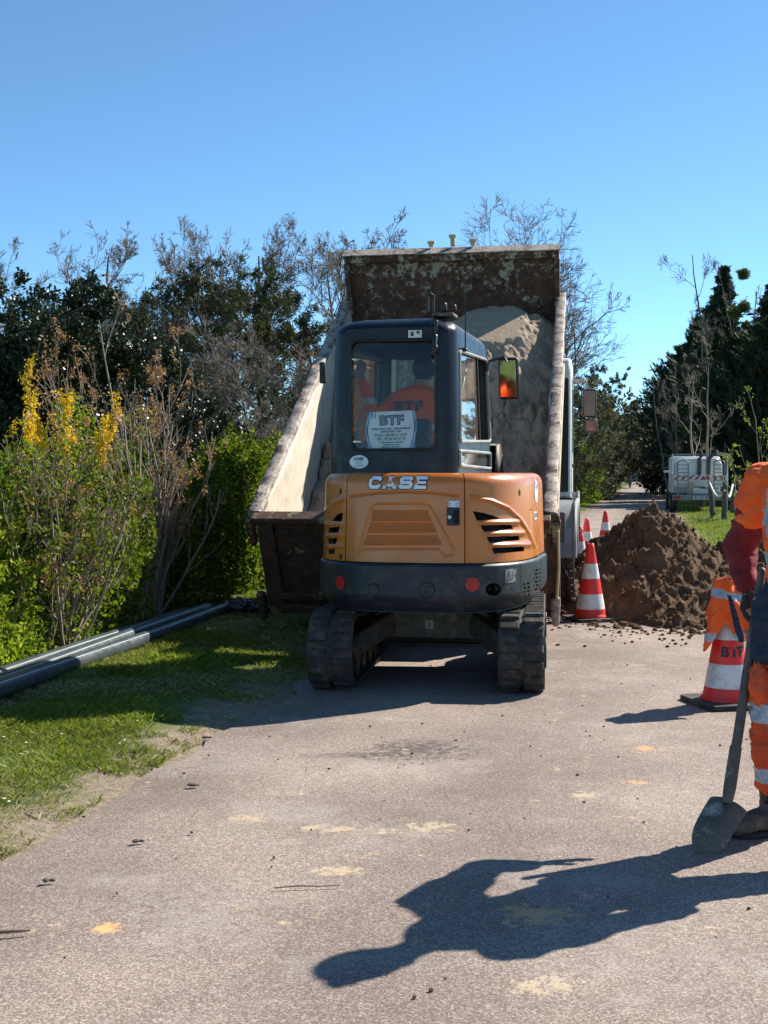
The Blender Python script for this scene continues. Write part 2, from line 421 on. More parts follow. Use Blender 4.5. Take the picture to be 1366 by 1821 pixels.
def road_material():
    m, nt, b = mk('worn_asphalt')
    tc = nt.nodes.new('ShaderNodeTexCoord'); tc.name = 'TC'
    v = noise(nt, 190, 0, 0, None, 'COL'); sep = nt.nodes.new('ShaderNodeSeparateColor'); nt.links.new(v, sep.inputs[0])
    grain = ramp(nt, sep.outputs[0], [(0, (.165, .122, .102)), (.35, (.235, .178, .150)), (.7, (.315, .246, .208)), (1, (.48, .40, .34))])
    grain = mix(nt, ramp(nt, noise(nt, 420, 2), [(.4, .35), (.6, 0)]), grain, (.05, .042, .038))
    big = ramp(nt, noise(nt, .8, 6, .65), [(.33, .80), (.5, 1.0), (.68, 1.24)])
    col = mix(nt, 1.0, grain, big, 'MULTIPLY')
    sx_ = nt.nodes.new('ShaderNodeSeparateXYZ'); nt.links.new(tc.outputs['Object'], sx_.inputs[0])
    lane = math_(nt, 'SUBTRACT', sx_.outputs[0], math_(nt, 'MULTIPLY', sx_.outputs[1], RS))
    wv_ = math_(nt, 'SINE', math_(nt, 'MULTIPLY_ADD', lane, 3.9, 1.1)); wob = noise(nt, 1.1, 5, .7)
    col = mix(nt, 1.0, col, ramp(nt, math_(nt, 'MULTIPLY_ADD', wv_, .22, wob), [(.25, .84), (.75, 1.14)]), 'MULTIPLY')
    # pale rubbed-in dust
    dn = noise(nt, 1.3, 9, .78)
    col = mix(nt, ramp(nt, dn, [(.52, 0), (.68, .38)]), col, (.46, .43, .38))
    # sandy spatters: small irregular islands
    s1 = noise(nt, 3.4, 3, .6); s2 = noise(nt, 17, 5, .75)
    f = math_(nt, 'MULTIPLY', ramp(nt, s1, [(.60, 0), (.68, 1)]), ramp(nt, s2, [(.55, 0), (.61, 1)]))
    col = mix(nt, math_(nt, 'MULTIPLY', f, .7), col, (.60, .44, .27))
    sp = nt.nodes.new('ShaderNodeSeparateXYZ'); nt.links.new(tc.outputs['Object'], sp.inputs[0])
    w1 = noise(nt, 24, 5, .75); w2 = noise(nt, 60, 5, .8)
    def spot(px, py, rx, ry, color, amt, ragged=.9, rot=0.0):
        nonlocal col; ragged *= 2.6; rx *= 1.25; ry *= 1.25
        c = G(px, py)
        dx = math_(nt, 'DIVIDE', math_(nt, 'SUBTRACT', sp.outputs[0], c.x), rx); dy = math_(nt, 'DIVIDE', math_(nt, 'SUBTRACT', sp.outputs[1], c.y), ry)
        if rot: dy = math_(nt, 'ADD', dy, math_(nt, 'MULTIPLY', dx, rot))
        q = math_(nt, 'ADD', math_(nt, 'MULTIPLY', dx, dx), math_(nt, 'MULTIPLY', dy, dy))
        q = math_(nt, 'ADD', q, math_(nt, 'MULTIPLY', math_(nt, 'SUBTRACT', w1, .5), ragged*4))
        k = ramp(nt, math_(nt, 'ADD', q, math_(nt, 'MULTIPLY', math_(nt, 'SUBTRACT', w2, .5), 5.0)), [(.1, amt), (1.0, 0)])
        col = mix(nt, k, col, color)
    sandc = (.72, .40, .14); pale = (.62, .48, .30)
    spot(190, 1654, .045, .04, sandc, .95, .5)
    for a in ((770, 1477, .07, .05), (585, 1478, .09, .04), (1147, 1336, .06, .05), (1127, 1397, .05, .03), (600, 1555, .07, .04), (955, 1635, .09, .07), (975, 1762, .08, .05), (440, 1458, .06, .04), (1040, 1420, .05, .05), (690, 1482, .05, .04)):
        spot(a[0], a[1], a[2], a[3], sandc if a[0] in (1147, 955, 1127) else pale, .55, 1.1)
    for a in ((350, 1630, .20, .22), (1150, 1700, .28, .22), (1230, 1420, .22, .3), (1130, 1220, .5, .3), (800, 1190, .8, .25), (480, 1350, .5, .3)):
        spot(a[0], a[1], a[2], a[3], (.42, .40, .35), .20, 1.6)
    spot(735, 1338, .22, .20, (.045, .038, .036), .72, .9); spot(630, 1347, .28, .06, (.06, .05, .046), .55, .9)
    nt.links.new(col, b.inputs['Base Color']); b.inputs['Roughness'].default_value = .85; b.inputs['Specular IOR Level'].default_value = .3
    p = bumpn(nt, b, sep.outputs[0], .55, .006); bumpn(nt, b, noise(nt, 40, 6, .7), .35, .01, p)
    return m
M['ground'] = ground_material(); M['road'] = road_material()
def trench(x, y): return 0*x
def build_ground():
    ys = np.concatenate([np.linspace(-12, 3, 10), np.linspace(3.3, 16, 130), np.linspace(16.5, 60, 60), np.linspace(65, 900, 40)])
    xs = np.concatenate([np.linspace(-500, -8, 16), np.linspace(-7.5, 10, 160), np.linspace(10.5, 30, 30), np.linspace(34, 500, 16)])
    X, Y = np.meshgrid(xs, ys)
    d = np.maximum(RS*Y+RL-X, X-(RS*Y+RR+np.clip((9.5-Y)*.45, 0, 3)))
    Z = .05*np.clip(d, 0, 1.2)*(1+.7*vnoise(X*.9, Y*.9, seed=2))+.02*fbm(X*2.5, Y*2.5, o=3, seed=8)*np.clip(d*2, 0, 1)
    Z = np.where(d < .05, -.012, Z)
    n, k = X.shape; I = np.arange(n*k).reshape(n, k)
    Q = np.stack([I[:-1, :-1], I[:-1, 1:], I[1:, 1:], I[1:, :-1]], -1).reshape(-1, 4)
    o = npmesh('ground', np.stack([X, Y, Z], -1), Q, M['ground'], smooth=True); tag(o, kind='structure')
    return o
def gz(x, y):
    x = np.asarray(x, float); y = np.asarray(y, float)
    d = np.maximum(RS*y+RL-x, x-(RS*y+RR+np.clip((9.5-y)*.45, 0, 3)))
    Z = .05*np.clip(d, 0, 1.2)*(1+.7*vnoise(x*.9, y*.9, seed=2))+.02*fbm(x*2.5, y*2.5, o=3, seed=8)*np.clip(d*2, 0, 1)
    return np.where(d < .05, 0, Z)
build_ground()
ys = np.concatenate([np.linspace(-12, 2, 12), np.arange(2.2, 30, .08), np.linspace(30, 230, 160)])
t = np.linspace(0, 1, 9)
L_ = road_left(ys); R_ = road_right(ys)
RX = L_[:, None]+(R_-L_)[:, None]*t[None]; RY = np.repeat(ys[:, None], 9, 1); RZ = .004+.012*np.sin(np.pi*t)[None]*np.ones_like(RX)
I = np.arange(RX.size).reshape(RX.shape); Q = np.stack([I[:-1, :-1], I[:-1, 1:], I[1:, 1:], I[1:, :-1]], -1).reshape(-1, 4)
tag(npmesh('road', np.stack([RX, RY, RZ], -1), Q, M['road'], smooth=True), kind='structure')
# ------------------------------------------------------------------ grass
rng = np.random.default_rng(3)
M['grass'] = leafmat('grass_blades', (.08, .12, .016), (.27, .29, .055), .6, .35, .2)
M['drygrass'] = leafmat('dry_grass_blades', (.30, .27, .12), (.42, .36, .20), .7, .2, .2)
def blades(name, x, y, h, wd, mat, lean=.5):
    n = len(x); z = gz(x, y)-.004
    a = rng.uniform(0, 2*np.pi, n); hh = h*rng.uniform(.5, 1.25, n); l = rng.uniform(0, lean, n)*hh; b = rng.uniform(0, 2*np.pi, n)
    P = np.stack([x, y, z], -1); W = np.stack([np.cos(a), np.sin(a), 0*a], -1)*np.asarray(wd*rng.uniform(.6, 1.3, n))[:, None]
    D = np.stack([np.cos(b)*l, np.sin(b)*l, hh], -1)
    V = np.stack([P-W*.5, P+W*.5, P+D*.55+W*.4, P+D+np.stack([np.cos(b)*l*.5, np.sin(b)*l*.5, -hh*.08], -1)], 1)
    Fq = np.arange(4*n).reshape(n, 4)[:, [0, 1, 2, 3]]
    return npmesh(name, V, Fq, mat)
def scatter(n, y0, y1, side, dmax, power=1.0):
    y = y0+(y1-y0)*rng.random(n)**power; d = rng.random(n)*dmax
    if side < 0: x = RS*y+RL-d
    else: x = RS*y+RR+np.clip((9.5-y)*.45, 0, 3)+d
    k = fbm(x*1.6, y*1.6, o=4, seed=21)+.3*fbm(x*9, y*9, o=2, seed=22)
    keep = (d-.20+k*.55) > rng.uniform(-.16, .34, n)
    return x[keep], y[keep]
x1, y1 = scatter(230000, 3.0, 9.5, -1, 2.6)
x2, y2 = scatter(90000, 9.5, 18, -1, 1.9)
x = np.concatenate([x1, x2]); y = np.concatenate([y1, y2])
tuft = np.clip(fbm(x*1.3, y*1.3, o=3, seed=31)+.15, 0, 1)
hh = .014+.034*tuft
c = G(330, 1190); hh = hh+.10*np.exp(-((x-c.x)**2+(y-c.y)**2)/.12)*rng.random(len(x))
c = G(225, 1215); hh = hh+.07*np.exp(-((x-c.x)**2+(y-c.y)**2)/.05)*rng.random(len(x))
tag(blades('grass', x, y, hh, .0042, M['grass'], .9), kind='stuff')
k = rng.random(len(x)) < .22
tag(blades('grass', x[k], y[k], .03, .005, M['drygrass'], 1.4), kind='stuff')
x3, y3 = scatter(26000, 18, 70, -1, 5); x4, y4 = scatter(80000, 6, 60, 1, 7, 1.4)
x = np.concatenate([x3, x4]); y = np.concatenate([y3, y4])
tag(blades('grass', x, y, .07, .016, M['grass'], .8), kind='stuff')
# daisies in the shaded verge
n = 34; yy = rng.uniform(5.0, 7.0, n); xx = RS*yy+RL-rng.uniform(.3, 1.4, n); mb = MB()
for i in range(n):
    z = float(gz(xx[i], yy[i])); mb.lathe([(.002, .02), (.0075, .023), (.003, .025)], 6, (xx[i], yy[i], z))
M['petal'] = pm('daisy_white', (.8, .8, .75), .6)
tag(mb.build('daisies', M['petal']), kind='stuff')
# gravel crumbs and twigs on the road
n = 110; mb = MB(); rr = random.Random(5)
for i in range(n):
    yy_ = rr.uniform(3.2, 9.5); xx_ = rr.uniform(float(road_left(yy_)), 2.2); r_ = rr.uniform(.0025, .007)
    rot = Matrix.Rotation(rr.uniform(0, 6), 3, 'Z') @ Matrix.Rotation(rr.uniform(0, 6), 3, 'X')
    mb.cur = rr.choice((0, 0, 1)); mb.ell((xx_, yy_, .016+r_*.4), (r_*1.4, r_, r_*.7), rot, 6, 4)
tag(mb.build('gravel', [M['soil'], M['sand']], smooth=False), kind='stuff')
# ------------------------------------------------------------------ branches and leaves
def norm(a): return a/(np.linalg.norm(a, axis=-1, keepdims=True)+1e-9)
def perp(rng, d):
    r = rng.normal(size=d.shape); r = r-d*(r*d).sum(-1, keepdims=True); return norm(r)
def chain(rng, p, d, L, K, wig, up):
    """polylines from p along d"""
    n = len(p); pts = np.empty((n, K, 3)); pts[:, 0] = p; cur = d.copy()
    for i in range(1, K):
        cur = norm(cur+perp(rng, cur)*wig*rng.random((n, 1))+np.array([0, 0, up]))
        pts[:, i] = pts[:, i-1]+cur*(L/(K-1))[:, None]
    return pts
def children(rng, pts, rad, nch, t0, ang, lr, rr_, K, wig, up, taper=.25, minr=.005, t1=1.0):
    n, k, _ = pts.shape; N = n*nch
    pi = np.repeat(np.arange(n), nch); t = t0+(t1-t0)*rng.random(N)
    f = t*(k-1); i0 = np.minimum(f.astype(int), k-2); fr = (f-i0)[:, None]
    P = pts[pi, i0]*(1-fr)+pts[pi, i0+1]*fr; T = norm(pts[pi, i0+1]-pts[pi, i0])
    Lp = np.linalg.norm(pts[:, -1]-pts[:, 0], axis=1)[pi]
    r = (rad[pi, i0]*(1-fr[:, 0])+rad[pi, i0+1]*fr[:, 0])*rr_
    a = np.radians(ang)*(.7+.6*rng.random(N))[:, None] if True else 0
    d = norm(T*np.cos(a)+perp(rng, T)*np.sin(a))
    L = Lp*lr*(1.15-.6*t)*(.6+.7*rng.random(N))
    C = chain(rng, P, d, L, K, wig, up)
    r = np.maximum(r, minr); rd = r[:, None]*np.linspace(1, taper, K)[None]
    return C, np.maximum(rd, minr*.6)
def tubes(levels, sides=(7, 5, 4, 3, 3, 3)):
    VV = []; FF = []; b = 0
    for li, (pts, rad) in enumerate(levels):
        S = sides[min(li, len(sides)-1)]; n, K, _ = pts.shape
        T = np.empty_like(pts); T[:, 1:-1] = pts[:, 2:]-pts[:, :-2]; T[:, 0] = pts[:, 1]-pts[:, 0]; T[:, -1] = pts[:, -1]-pts[:, -2]; T = norm(T)
        ref = norm(np.cross(T[:, :1], np.array([.31, .57, .76]))); ref = np.repeat(ref, K, 1)
        U = norm(ref-T*(ref*T).sum(-1, keepdims=True)); W = np.cross(T, U)
        a = 2*np.pi*np.arange(S)/S
        V = pts[:, :, None]+(U[:, :, None]*np.cos(a)[None, None, :, None]+W[:, :, None]*np.sin(a)[None, None, :, None])*rad[:, :, None, None]
        I = b+np.arange(n*K*S).reshape(n, K, S); J = np.roll(I, -1, 2)
        FF.append(np.stack([I[:, :-1], J[:, :-1], J[:, 1:], I[:, 1:]], -1).reshape(-1, 4)); VV.append(V.reshape(-1, 3)); b += n*K*S
    return np.concatenate(VV), np.concatenate(FF)
def leafquads(rng, C, D, l, w, flat=0.0):
    n = len(C); A = norm(D); B = perp(rng, A)
    if flat: B = norm(B*np.array([1, 1, 1-flat]))
    l = (np.asarray(l)*rng.uniform(.6, 1.3, n))[:, None]*.5; w = (np.asarray(w)*rng.uniform(.7, 1.3, n))[:, None]*.5
    V = np.stack([C-A*l, C+B*w+A*l*.1, C+A*l, C-B*w+A*l*.1], 1)
    return V.reshape(-1, 3), np.arange(4*n).reshape(n, 4)
def onlast(rng, lv, per, t0=.2, spread=.05):
    pts, _ = lv; n, K, _ = pts.shape
    i = rng.integers(0, n, per); f = (t0+(1-t0)*rng.random(per))*(K-1); i0 = np.minimum(f.astype(int), K-2); fr = (f-i0)[:, None]
    P = pts[i, i0]*(1-fr)+pts[i, i0+1]*fr
    D = norm(pts[i, i0+1]-pts[i, i0])
    return P+rng.normal(size=P.shape)*spread, D
def fit(lv, H):
    m = max(p[..., 2].max() for p, r in lv); k = H/m
    return [(p*np.array([k**.5, k**.5, k]), r) for p, r in lv]
def tree_thing(name, label, cat, loc, group=None):
    t = empty(name, loc); tag(t, label, cat, group); return t
def bare_tree_old(label, loc, H, r0, seed, spread=1.0, stems=1, mat='bark', tmat='twig', twig=.006, dens=1.0, low=.35, group='bare trees behind the hedges', mistle=(), name='bare_tree'):
    g = np.random.default_rng(seed)
    d0 = norm(np.concatenate([g.normal(size=(stems, 2))*(.05+.16*(stems > 1)), np.ones((stems, 1))], 1))
    l0 = chain(g, np.zeros((stems, 3))+np.concatenate([g.normal(size=(stems, 2))*.08*(stems > 1), np.zeros((stems, 1))], 1), d0, H*.86*(1-.25*g.random(stems)*(stems > 1)), 12, .16, .05)
    r = r0*np.linspace(1, .14, 12)[None]*np.ones((stems, 1))
    lv = [(l0, r)]
    n1 = max(int(20*dens/stems**.5), 5)
    lv.append(children(g, l0, r, n1, low, 42*spread**.5, .50*spread, .5, 8, .28, .07, .2, twig*1.6))
    lv.append(children(g, *lv[1], 7, .2, 38, .48, .6, 6, .32, .05, .3, twig*1.2))
    lv.append(children(g, *lv[2], 6, .2, 38, .52, .6, 5, .34, .04, .4, twig))
    lv.append(children(g, *lv[3], 4, .2, 38, .6, .7, 4, .3, .04, .5, twig*.85))
    lv = fit(lv, H)
    t = tree_thing(name, label, 'tree', loc, group)
    V, Fq = tubes(lv[:2]); npmesh('trunk', V, Fq, M[mat], t, True)
    V, Fq = tubes(lv[2:], (4, 3, 3)); npmesh('crown', V, Fq, M[tmat], t)
    return t, lv
def bare_tree(label, loc, H, r0, seed, spread=1.0, stems=1, mat='bark', tmat='twig', twig=.006, dens=1.0, low=.35, group='bare trees behind the hedges', name='bare_tree'):
    g = np.random.default_rng(seed)
    d0 = norm(np.concatenate([g.normal(size=(stems, 2))*(.05+.13*(stems > 1)), np.ones((stems, 1))], 1))
    l0 = chain(g, np.zeros((stems, 3))+np.concatenate([g.normal(size=(stems, 2))*.08*(stems > 1), np.zeros((stems, 1))], 1), d0, H*.86*(1-.25*g.random(stems)*(stems > 1)), 14, .15, .05)
    r = r0*np.linspace(1, .16, 14)[None]*np.ones((stems, 1)); lv = [(l0, r)]
    lv.append(children(g, l0, r, max(int(15*dens**.5/stems**.5), 5), low, 50, .62*spread, .5, 12, .34, .13, .14, twig*1.5))
    lv.append(children(g, *lv[1], int(8*dens**.5), .2, 46, .42, .55, 9, .40, .10, .22, twig*1.1))
    lv.append(children(g, *lv[2], 7, .12, 44, .46, .55, 6, .42, .08, .3, twig*.8))
    lv.append(children(g, *lv[3], 5, .1, 40, .62, .6, 4, .35, .06, .4, twig*.78))
    lv = fit(lv, H)
    t = tree_thing(name, label, 'tree', loc, group)
    V, Fq = tubes(lv[:2]); npmesh('trunk', V, Fq, M[mat], t, True)
    V, Fq = tubes(lv[2:], (4, 3, 3)); npmesh('crown', V, Fq, M[tmat], t)
    return t, lv
M['pineleaf'] = leafmat('pine_needles', (.034, .043, .022), (.085, .09, .042), .7, .15, .2)
M['hollyleaf'] = leafmat('holly_leaves', (.012, .024, .007), (.035, .05, .013), .42, .05, .45)
M['cypleaf'] = leafmat('cypress_sprays', (.014, .030, .017), (.042, .065, .030), .65, .15, .25)
M['spruceleaf'] = leafmat('spruce_needles', (.016, .034, .019), (.05, .075, .036), .65, .12, .25)
M['hedgeleaf'] = leafmat('laurel_leaves', (.035, .070, .010), (.20, .24, .02), .6, .35, .15)
M['hedgedark'] = leafmat('dark_hedge_leaves', (.02, .045, .012), (.05, .09, .02), .5, .2, .25)
M['limeleaf'] = leafmat('young_leaves', (.11, .17, .02), (.31, .34, .04), .6, .4, .12)
M['yellow'] = leafmat('forsythia_flowers', (.62, .36, .01), (.78, .55, .03), .6, .3, .2)
M['russet'] = leafmat('dried_flower_heads', (.28, .13, .07), (.45, .27, .15), .8, .2, .2)
M['oliveleaf'] = leafmat('olive_leaves', (.075, .078, .045), (.16, .15, .095), .6, .2, .3)
M['mistle'] = leafmat('mistletoe', (.05, .07, .015), (.11, .13, .03), .6, .2, .3)
def pine(label, loc, H, seed, n=16000, R0=2.2, low=.35, group='pine trees in the wood'):
    g = np.random.default_rng(seed)
    l0 = chain(g, np.zeros((1, 3)), np.array([[.03, 0, 1.]]), np.array([H]), 14, .12, .05); r = .16*np.linspace(1, .2, 14)[None]
    lv = [(l0, r)]
    lv.append(children(g, l0, r, 34, low, 68, R0/H*1.25, .4, 7, .25, .05, .2, .012))
    lv.append(children(g, *lv[1], 7, .3, 42, .42, .5, 5, .3, .07, .3, .008))
    lv.append(children(g, *lv[2], 5, .2, 42, .5, .6, 4, .3, .08, .4, .006))
    lv = fit(lv, H)
    t = tree_thing('pine_tree', label, 'tree', loc, group)
    V, Fq = tubes(lv); npmesh('trunk', V, Fq, M['darktwig'], t)
    P, D = onlast(g, lv[3], n, .3, .05)
    D = norm(D+g.normal(size=D.shape)*.7)
    V, Fq = leafquads(g, P, D, .16, .035); npmesh('crown', V, Fq, M['pineleaf'], t)
    return t
def broad(label, loc, H, seed, n=26000, rad=(1.6, 1.6), leaf=(.075, .04), mat='hollyleaf', name='holly_tree', low=.05, cat='tree', group=None, power=1.0, lumps=26):
    """dense leafy crown: shoots carrying leaves on a shell of uneven lumps"""
    g = np.random.default_rng(seed)
    l0 = chain(g, np.zeros((3, 3)), norm(np.array([[.15, 0, 1.], [-.12, .1, 1], [0, -.15, 1]])), np.array([H*.9, H*.8, H*.75]), 10, .15, .04); r = .07*np.linspace(1, .2, 10)[None]*np.ones((3, 1))
    lv = [(l0, r)]
    lv.append(children(g, l0, r, 26, low, 60, rad[0]/H*1.15, .4, 7, .25, .08, .2, .008))
    lv.append(children(g, *lv[1], 8, .25, 40, .45, .5, 5, .3, .08, .3, .005))
    lv.append(children(g, *lv[2], 4, .3, 40, .5, .6, 4, .3, .12, .4, .004))
    lv = fit(lv, H)
    t = tree_thing(name, label, cat, loc, group)
    V, Fq = tubes(lv); npmesh('trunk', V, Fq, M['darktwig'], t)
    P, D = onlast(g, lv[3], n, .25, .035)
    D = norm(D+g.normal(size=D.shape)*.8)
    V, Fq = leafquads(g, P, D, leaf[0], leaf[1]); npmesh('crown', V, Fq, M[mat], t)
    return t
def cypress(label, loc, H, Rb, seed, nb=420, mat='cypleaf', per=70, group='dark conifers on the right', up=.35, lf=(.34, .09), name='cypress_tree', droop=0.0, power=.8, zlo=.03):
    g = np.random.default_rng(seed)
    t = g.random(nb)**.85; z = H*(zlo+(.98-zlo)*t); az = g.uniform(0, 2*np.pi, nb)
    L = Rb*(1-t)**power*(.55+.75*g.random(nb))*(1+.22*np.sin(az*3+seed)+.15*np.sin(z*2.1+az*2))+.12
    L = np.where(g.random(nb) < .14, L*1.4, L)
    d = norm(np.stack([np.cos(az), np.sin(az), up+0*az-droop*(1-t)], -1))
    lv0 = chain(g, np.zeros((1, 3)), np.array([[0, 0, 1.]]), np.array([H]), 10, .03, .1); r0 = .14*H/8*np.linspace(1, .08, 10)[None]
    br = chain(g, np.stack([0*z, 0*z, z], -1), d, L, 6, .12, .06 if not droop else -.02); rr_ = .03*np.linspace(1, .3, 6)[None]*np.ones((nb, 1))
    th = tree_thing(name, label, 'tree', loc, group)
    V, Fq = tubes([(lv0, r0), (br, rr_)], (6, 3)); npmesh('trunk', V, Fq, M['darktwig'], th)
    n = nb*per; i = g.integers(0, nb, n); f = g.random(n)**.6*4.999; i0 = f.astype(int); fr = (f-i0)[:, None]
    P = br[i, i0]*(1-fr)+br[i, i0+1]*fr; D = norm(br[i, i0+1]-br[i, i0])
    sp = (.05+.10*L[i]*(1-f/6))[:, None]
    P = P+g.normal(size=P.shape)*sp*np.array([1, 1, .8]); D = norm(D+g.normal(size=D.shape)*.35+np.array([0, 0, -.1 if droop else .15]))
    V, Fq = leafquads(g, P, D, lf[0], lf[1]); npmesh('crown', V, Fq, M[mat], th)
    return th
def hedge(label, A, B, h, th, seed, n=60000, mat='hedgeleaf', leaf=(.055, .028), name='hedge', bulge=.18, topmat=None, group=None, inner='darktwig', cat='hedge'):
    """from A to B on the ground, rows of stems with leaves thick on an uneven surface"""
    g = np.random.default_rng(seed); A = np.array([A[0], A[1], 0.]); B = np.array([B[0], B[1], 0.]); Lh = np.linalg.norm(B-A); ax = (B-A)/Lh; nx = np.array([-ax[1], ax[0], 0])
    root = tree_thing(name, label, cat, tuple(A), group)
    u = g.random(n)*Lh; ph = g.random(n); side = g.random(n)
    # cross-section: superellipse dome
    a = (side*1.0)*np.pi; cx = np.cos(a); sy = np.sin(a)
    q = 2/3.0; X = np.sign(cx)*np.abs(cx)**q; Z = np.abs(sy)**q
    depth = 1-g.random(n)**2.2*.42
    nz = 1+bulge*fbm(u*1.3, a*1.5, o=4, seed=seed)+bulge*.7*fbm(u*4.5, a*4.5, o=2, seed=seed+3)
    keep = (fbm(u*5, a*4, o=3, seed=seed+9)+.75-(1-depth)*.6) > g.random(n)*.5
    rx = X*th/2*depth*nz; rz = (Z*depth*nz)*h
    low = g.random(n) < .25; rz = np.where(low, g.random(n)*h*.7, rz)
    P = ax[None]*u[:, None]+nx[None]*rx[:, None]; P[:, 2] = np.maximum(rz, .02); P = P[keep]; m = len(P)
    D = norm(g.normal(size=(m, 3))*.8+nx[None]*(np.sign(rx[keep])[:, None])*.4+np.array([0, 0, .5]))
    V, Fq = leafquads(g, P, D, leaf[0], leaf[1]); npmesh('foliage', V, Fq, M[mat], root)
    ns = int(Lh*14); s0 = ax[None]*(g.random(ns)*Lh)[:, None]+nx[None]*(g.normal(size=(ns, 1))*th*.14)
    l0 = chain(g, s0, norm(g.normal(size=(ns, 3))*.22+np.array([0, 0, 1.])), h*(.6+.3*g.random(ns)), 6, .25, .05); r0 = .011*np.linspace(1, .4, 6)[None]*np.ones((ns, 1))
    l1 = children(g, l0, r0, 5, .2, 45, .4, .6, 4, .3, .05, .4, .004)
    V, Fq = tubes([(l0, r0), l1], (4, 3)); npmesh('stems', V, Fq, M[inner], root)
    return root
def stemmy(label, loc, H, spread, seed, ns=34, name='bare_shrub', twig='paletwig', heads=None, headn=0, leaves=None, leafn=0, leafsz=(.04, .02), cat='shrub', fan=.5, hsz=(.03, .02), group=None, r=.011, tiph=0):
    g = np.random.default_rng(seed)
    d = norm(np.concatenate([g.normal(size=(ns, 2))*fan, np.ones((ns, 1))], 1)); p = np.concatenate([g.normal(size=(ns, 2))*spread*.16, np.zeros((ns, 1))], 1)
    l0 = chain(g, p, d, H*(.6+.45*g.random(ns)), 9, .2, .08); r0 = r*np.linspace(1, .35, 9)[None]*(.6+.9*g.random((ns, 1)))
    l1 = children(g, l0, r0, 5, .25, 28, .42, .6, 6, .22, .07, .4, .0035)
    l2 = children(g, *l1, 4, .2, 32, .4, .7, 4, .25, .05, .5, .0028)
    t = tree_thing(name, label, cat, loc, group)
    V, Fq = tubes([(l0, r0), l1, l2], (5, 4, 3)); npmesh('stems', V, Fq, M[twig], t)
    if heads:
        P = l2[0][:, -1]; P = P[(P[:, 2] > tiph)]; i = g.integers(0, len(P), headn//14)
        Q = np.repeat(P[i], 14, 0)+g.normal(size=(len(i)*14, 3))*np.array([.02, .02, .03]); V, Fq = leafquads(g, Q, g.normal(size=Q.shape), hsz[0], hsz[1]); npmesh('flower_heads', V, Fq, M[heads], t)
    if leaves:
        P, D = onlast(g, l2, leafn, .1, .02); V, Fq = leafquads(g, P, norm(D+g.normal(size=D.shape)*.8), leafsz[0], leafsz[1]); npmesh('leaves', V, Fq, M[leaves], t)
    return t
# ---- left side, near to far
hedge('tall glossy laurel hedge along the left verge with shrubs growing in front', (-3.60, 6.6), (-2.60, 11.2), 1.42, 1.1, 11, 66000)
hedge('lit lime topped laurel hedge between the brown stemmed shrub and the tipped truck bed', (-2.55, 12.3), (-1.55, 16.5), 1.60, 1.3, 12, 70000, 'hedgeleaf')
hedge('bright topped laurel clump behind the brown stemmed shrub', (-2.95, 12.3), (-2.4, 13.2), 1.5, .8, 18, 18000, 'limeleaf', (.06, .03), 'laurel_bush', .3, cat='shrub')
hedge('low leafy ground shrub at the left edge behind the pipes', (-3.1, 7.4), (-2.72, 9.0), .42, .55, 13, 16000, 'limeleaf', (.05, .025), 'low_shrub', cat='shrub')
stemmy('brown many stemmed shrub with dried flower heads, fanning up beside the black bag', (-2.28, 11.9, 0), 2.1, .45, 14, 26, 'multi_stem_shrub', 'paletwig', 'russet', 2600, None, 0, fan=.27, r=.022, tiph=.9)
stemmy('thin twiggy shrub with pale dead flower heads and sparse leaves above the pipes', (-2.62, 9.5, 0), 1.6, .9, 15, 62, 'twiggy_shrub', 'paletwig', 'russet', 3200, 'hedgeleaf', 6500, (.045, .022), fan=.42, tiph=.5)
stemmy('second twiggy shrub with green shoots, left of the thin one and further forward', (-3.0, 8.7, 0), 1.05, .8, 16, 40, 'twiggy_shrub', 'paletwig', 'russet', 900, 'limeleaf', 12000, (.05, .025), fan=.4, tiph=.7)
stemmy('tall slender shrub with russet seed heads standing in front of the holly', (-2.75, 13.4, 0), 3.15, .4, 17, 13, 'tall_shrub', 'paletwig', 'russet', 2200, 'russet', 900, (.03, .02), fan=.2, tiph=1.9, r=.014)
def forsythia(label, px, Y, H, seed, n=6):
    g = np.random.default_rng(seed); loc = AT(px, 900, Y); t = tree_thing('forsythia_bush', label, 'shrub', (loc.x, Y, 0), 'yellow forsythia bushes')
    d = norm(np.concatenate([g.normal(size=(n, 2))*.10, np.ones((n, 1))], 1)); l0 = chain(g, np.zeros((n, 3))+g.normal(size=(n, 3))*np.array([.1, .1, 0]), d, H*(.75+.3*g.random(n)), 14, .08, .06)
    r0 = .008*np.linspace(1, .4, 14)[None]*np.ones((n, 1)); l1 = children(g, l0, r0, 9, .5, 26, .11, .7, 4, .1, .15, .5, .003)
    V, Fq = tubes([(l0, r0), l1], (4, 3)); npmesh('stems', V, Fq, M['paletwig'], t)
    P, D = onlast(g, l1, 2000, 0, .02); P2, D2 = onlast(g, (l0, r0), 500, .45, .03)
    P = np.concatenate([P, P2]); V, Fq = leafquads(g, P, g.normal(size=P.shape), .026, .017); npmesh('flowers', V, Fq, M['yellow'], t)
    return t
forsythia('leftmost yellow forsythia clump, short and beside the photo edge', 22, 10.6, 1.9, 1, 5)
forsythia('densest yellow forsythia clump of upright golden spikes', 75, 10.9, 2.0, 2, 7)
forsythia('tallest forsythia spike against the dark holly', 98, 11.3, 2.4, 3, 3)
forsythia('sparse yellow forsythia right of the tallest spike', 132, 11.0, 2.1, 4, 3)
broad('large dark glossy holly tree at the left edge', (-4.55, 15.3, 0), 3.9, 21, 80000, (2.1, 2.1), (.060, .034))
broad('dark glossy holly tree with pointed top between the left edge and the brown shrub', (-3.75, 14.4, 0), 3.75, 22, 70000, (1.5, 1.5), (.060, .034))
broad('smaller holly tree hidden behind the tall russet shrub', (-2.9, 15.6, 0), 3.1, 23, 40000, (1.2, 1.2), (.055, .032))
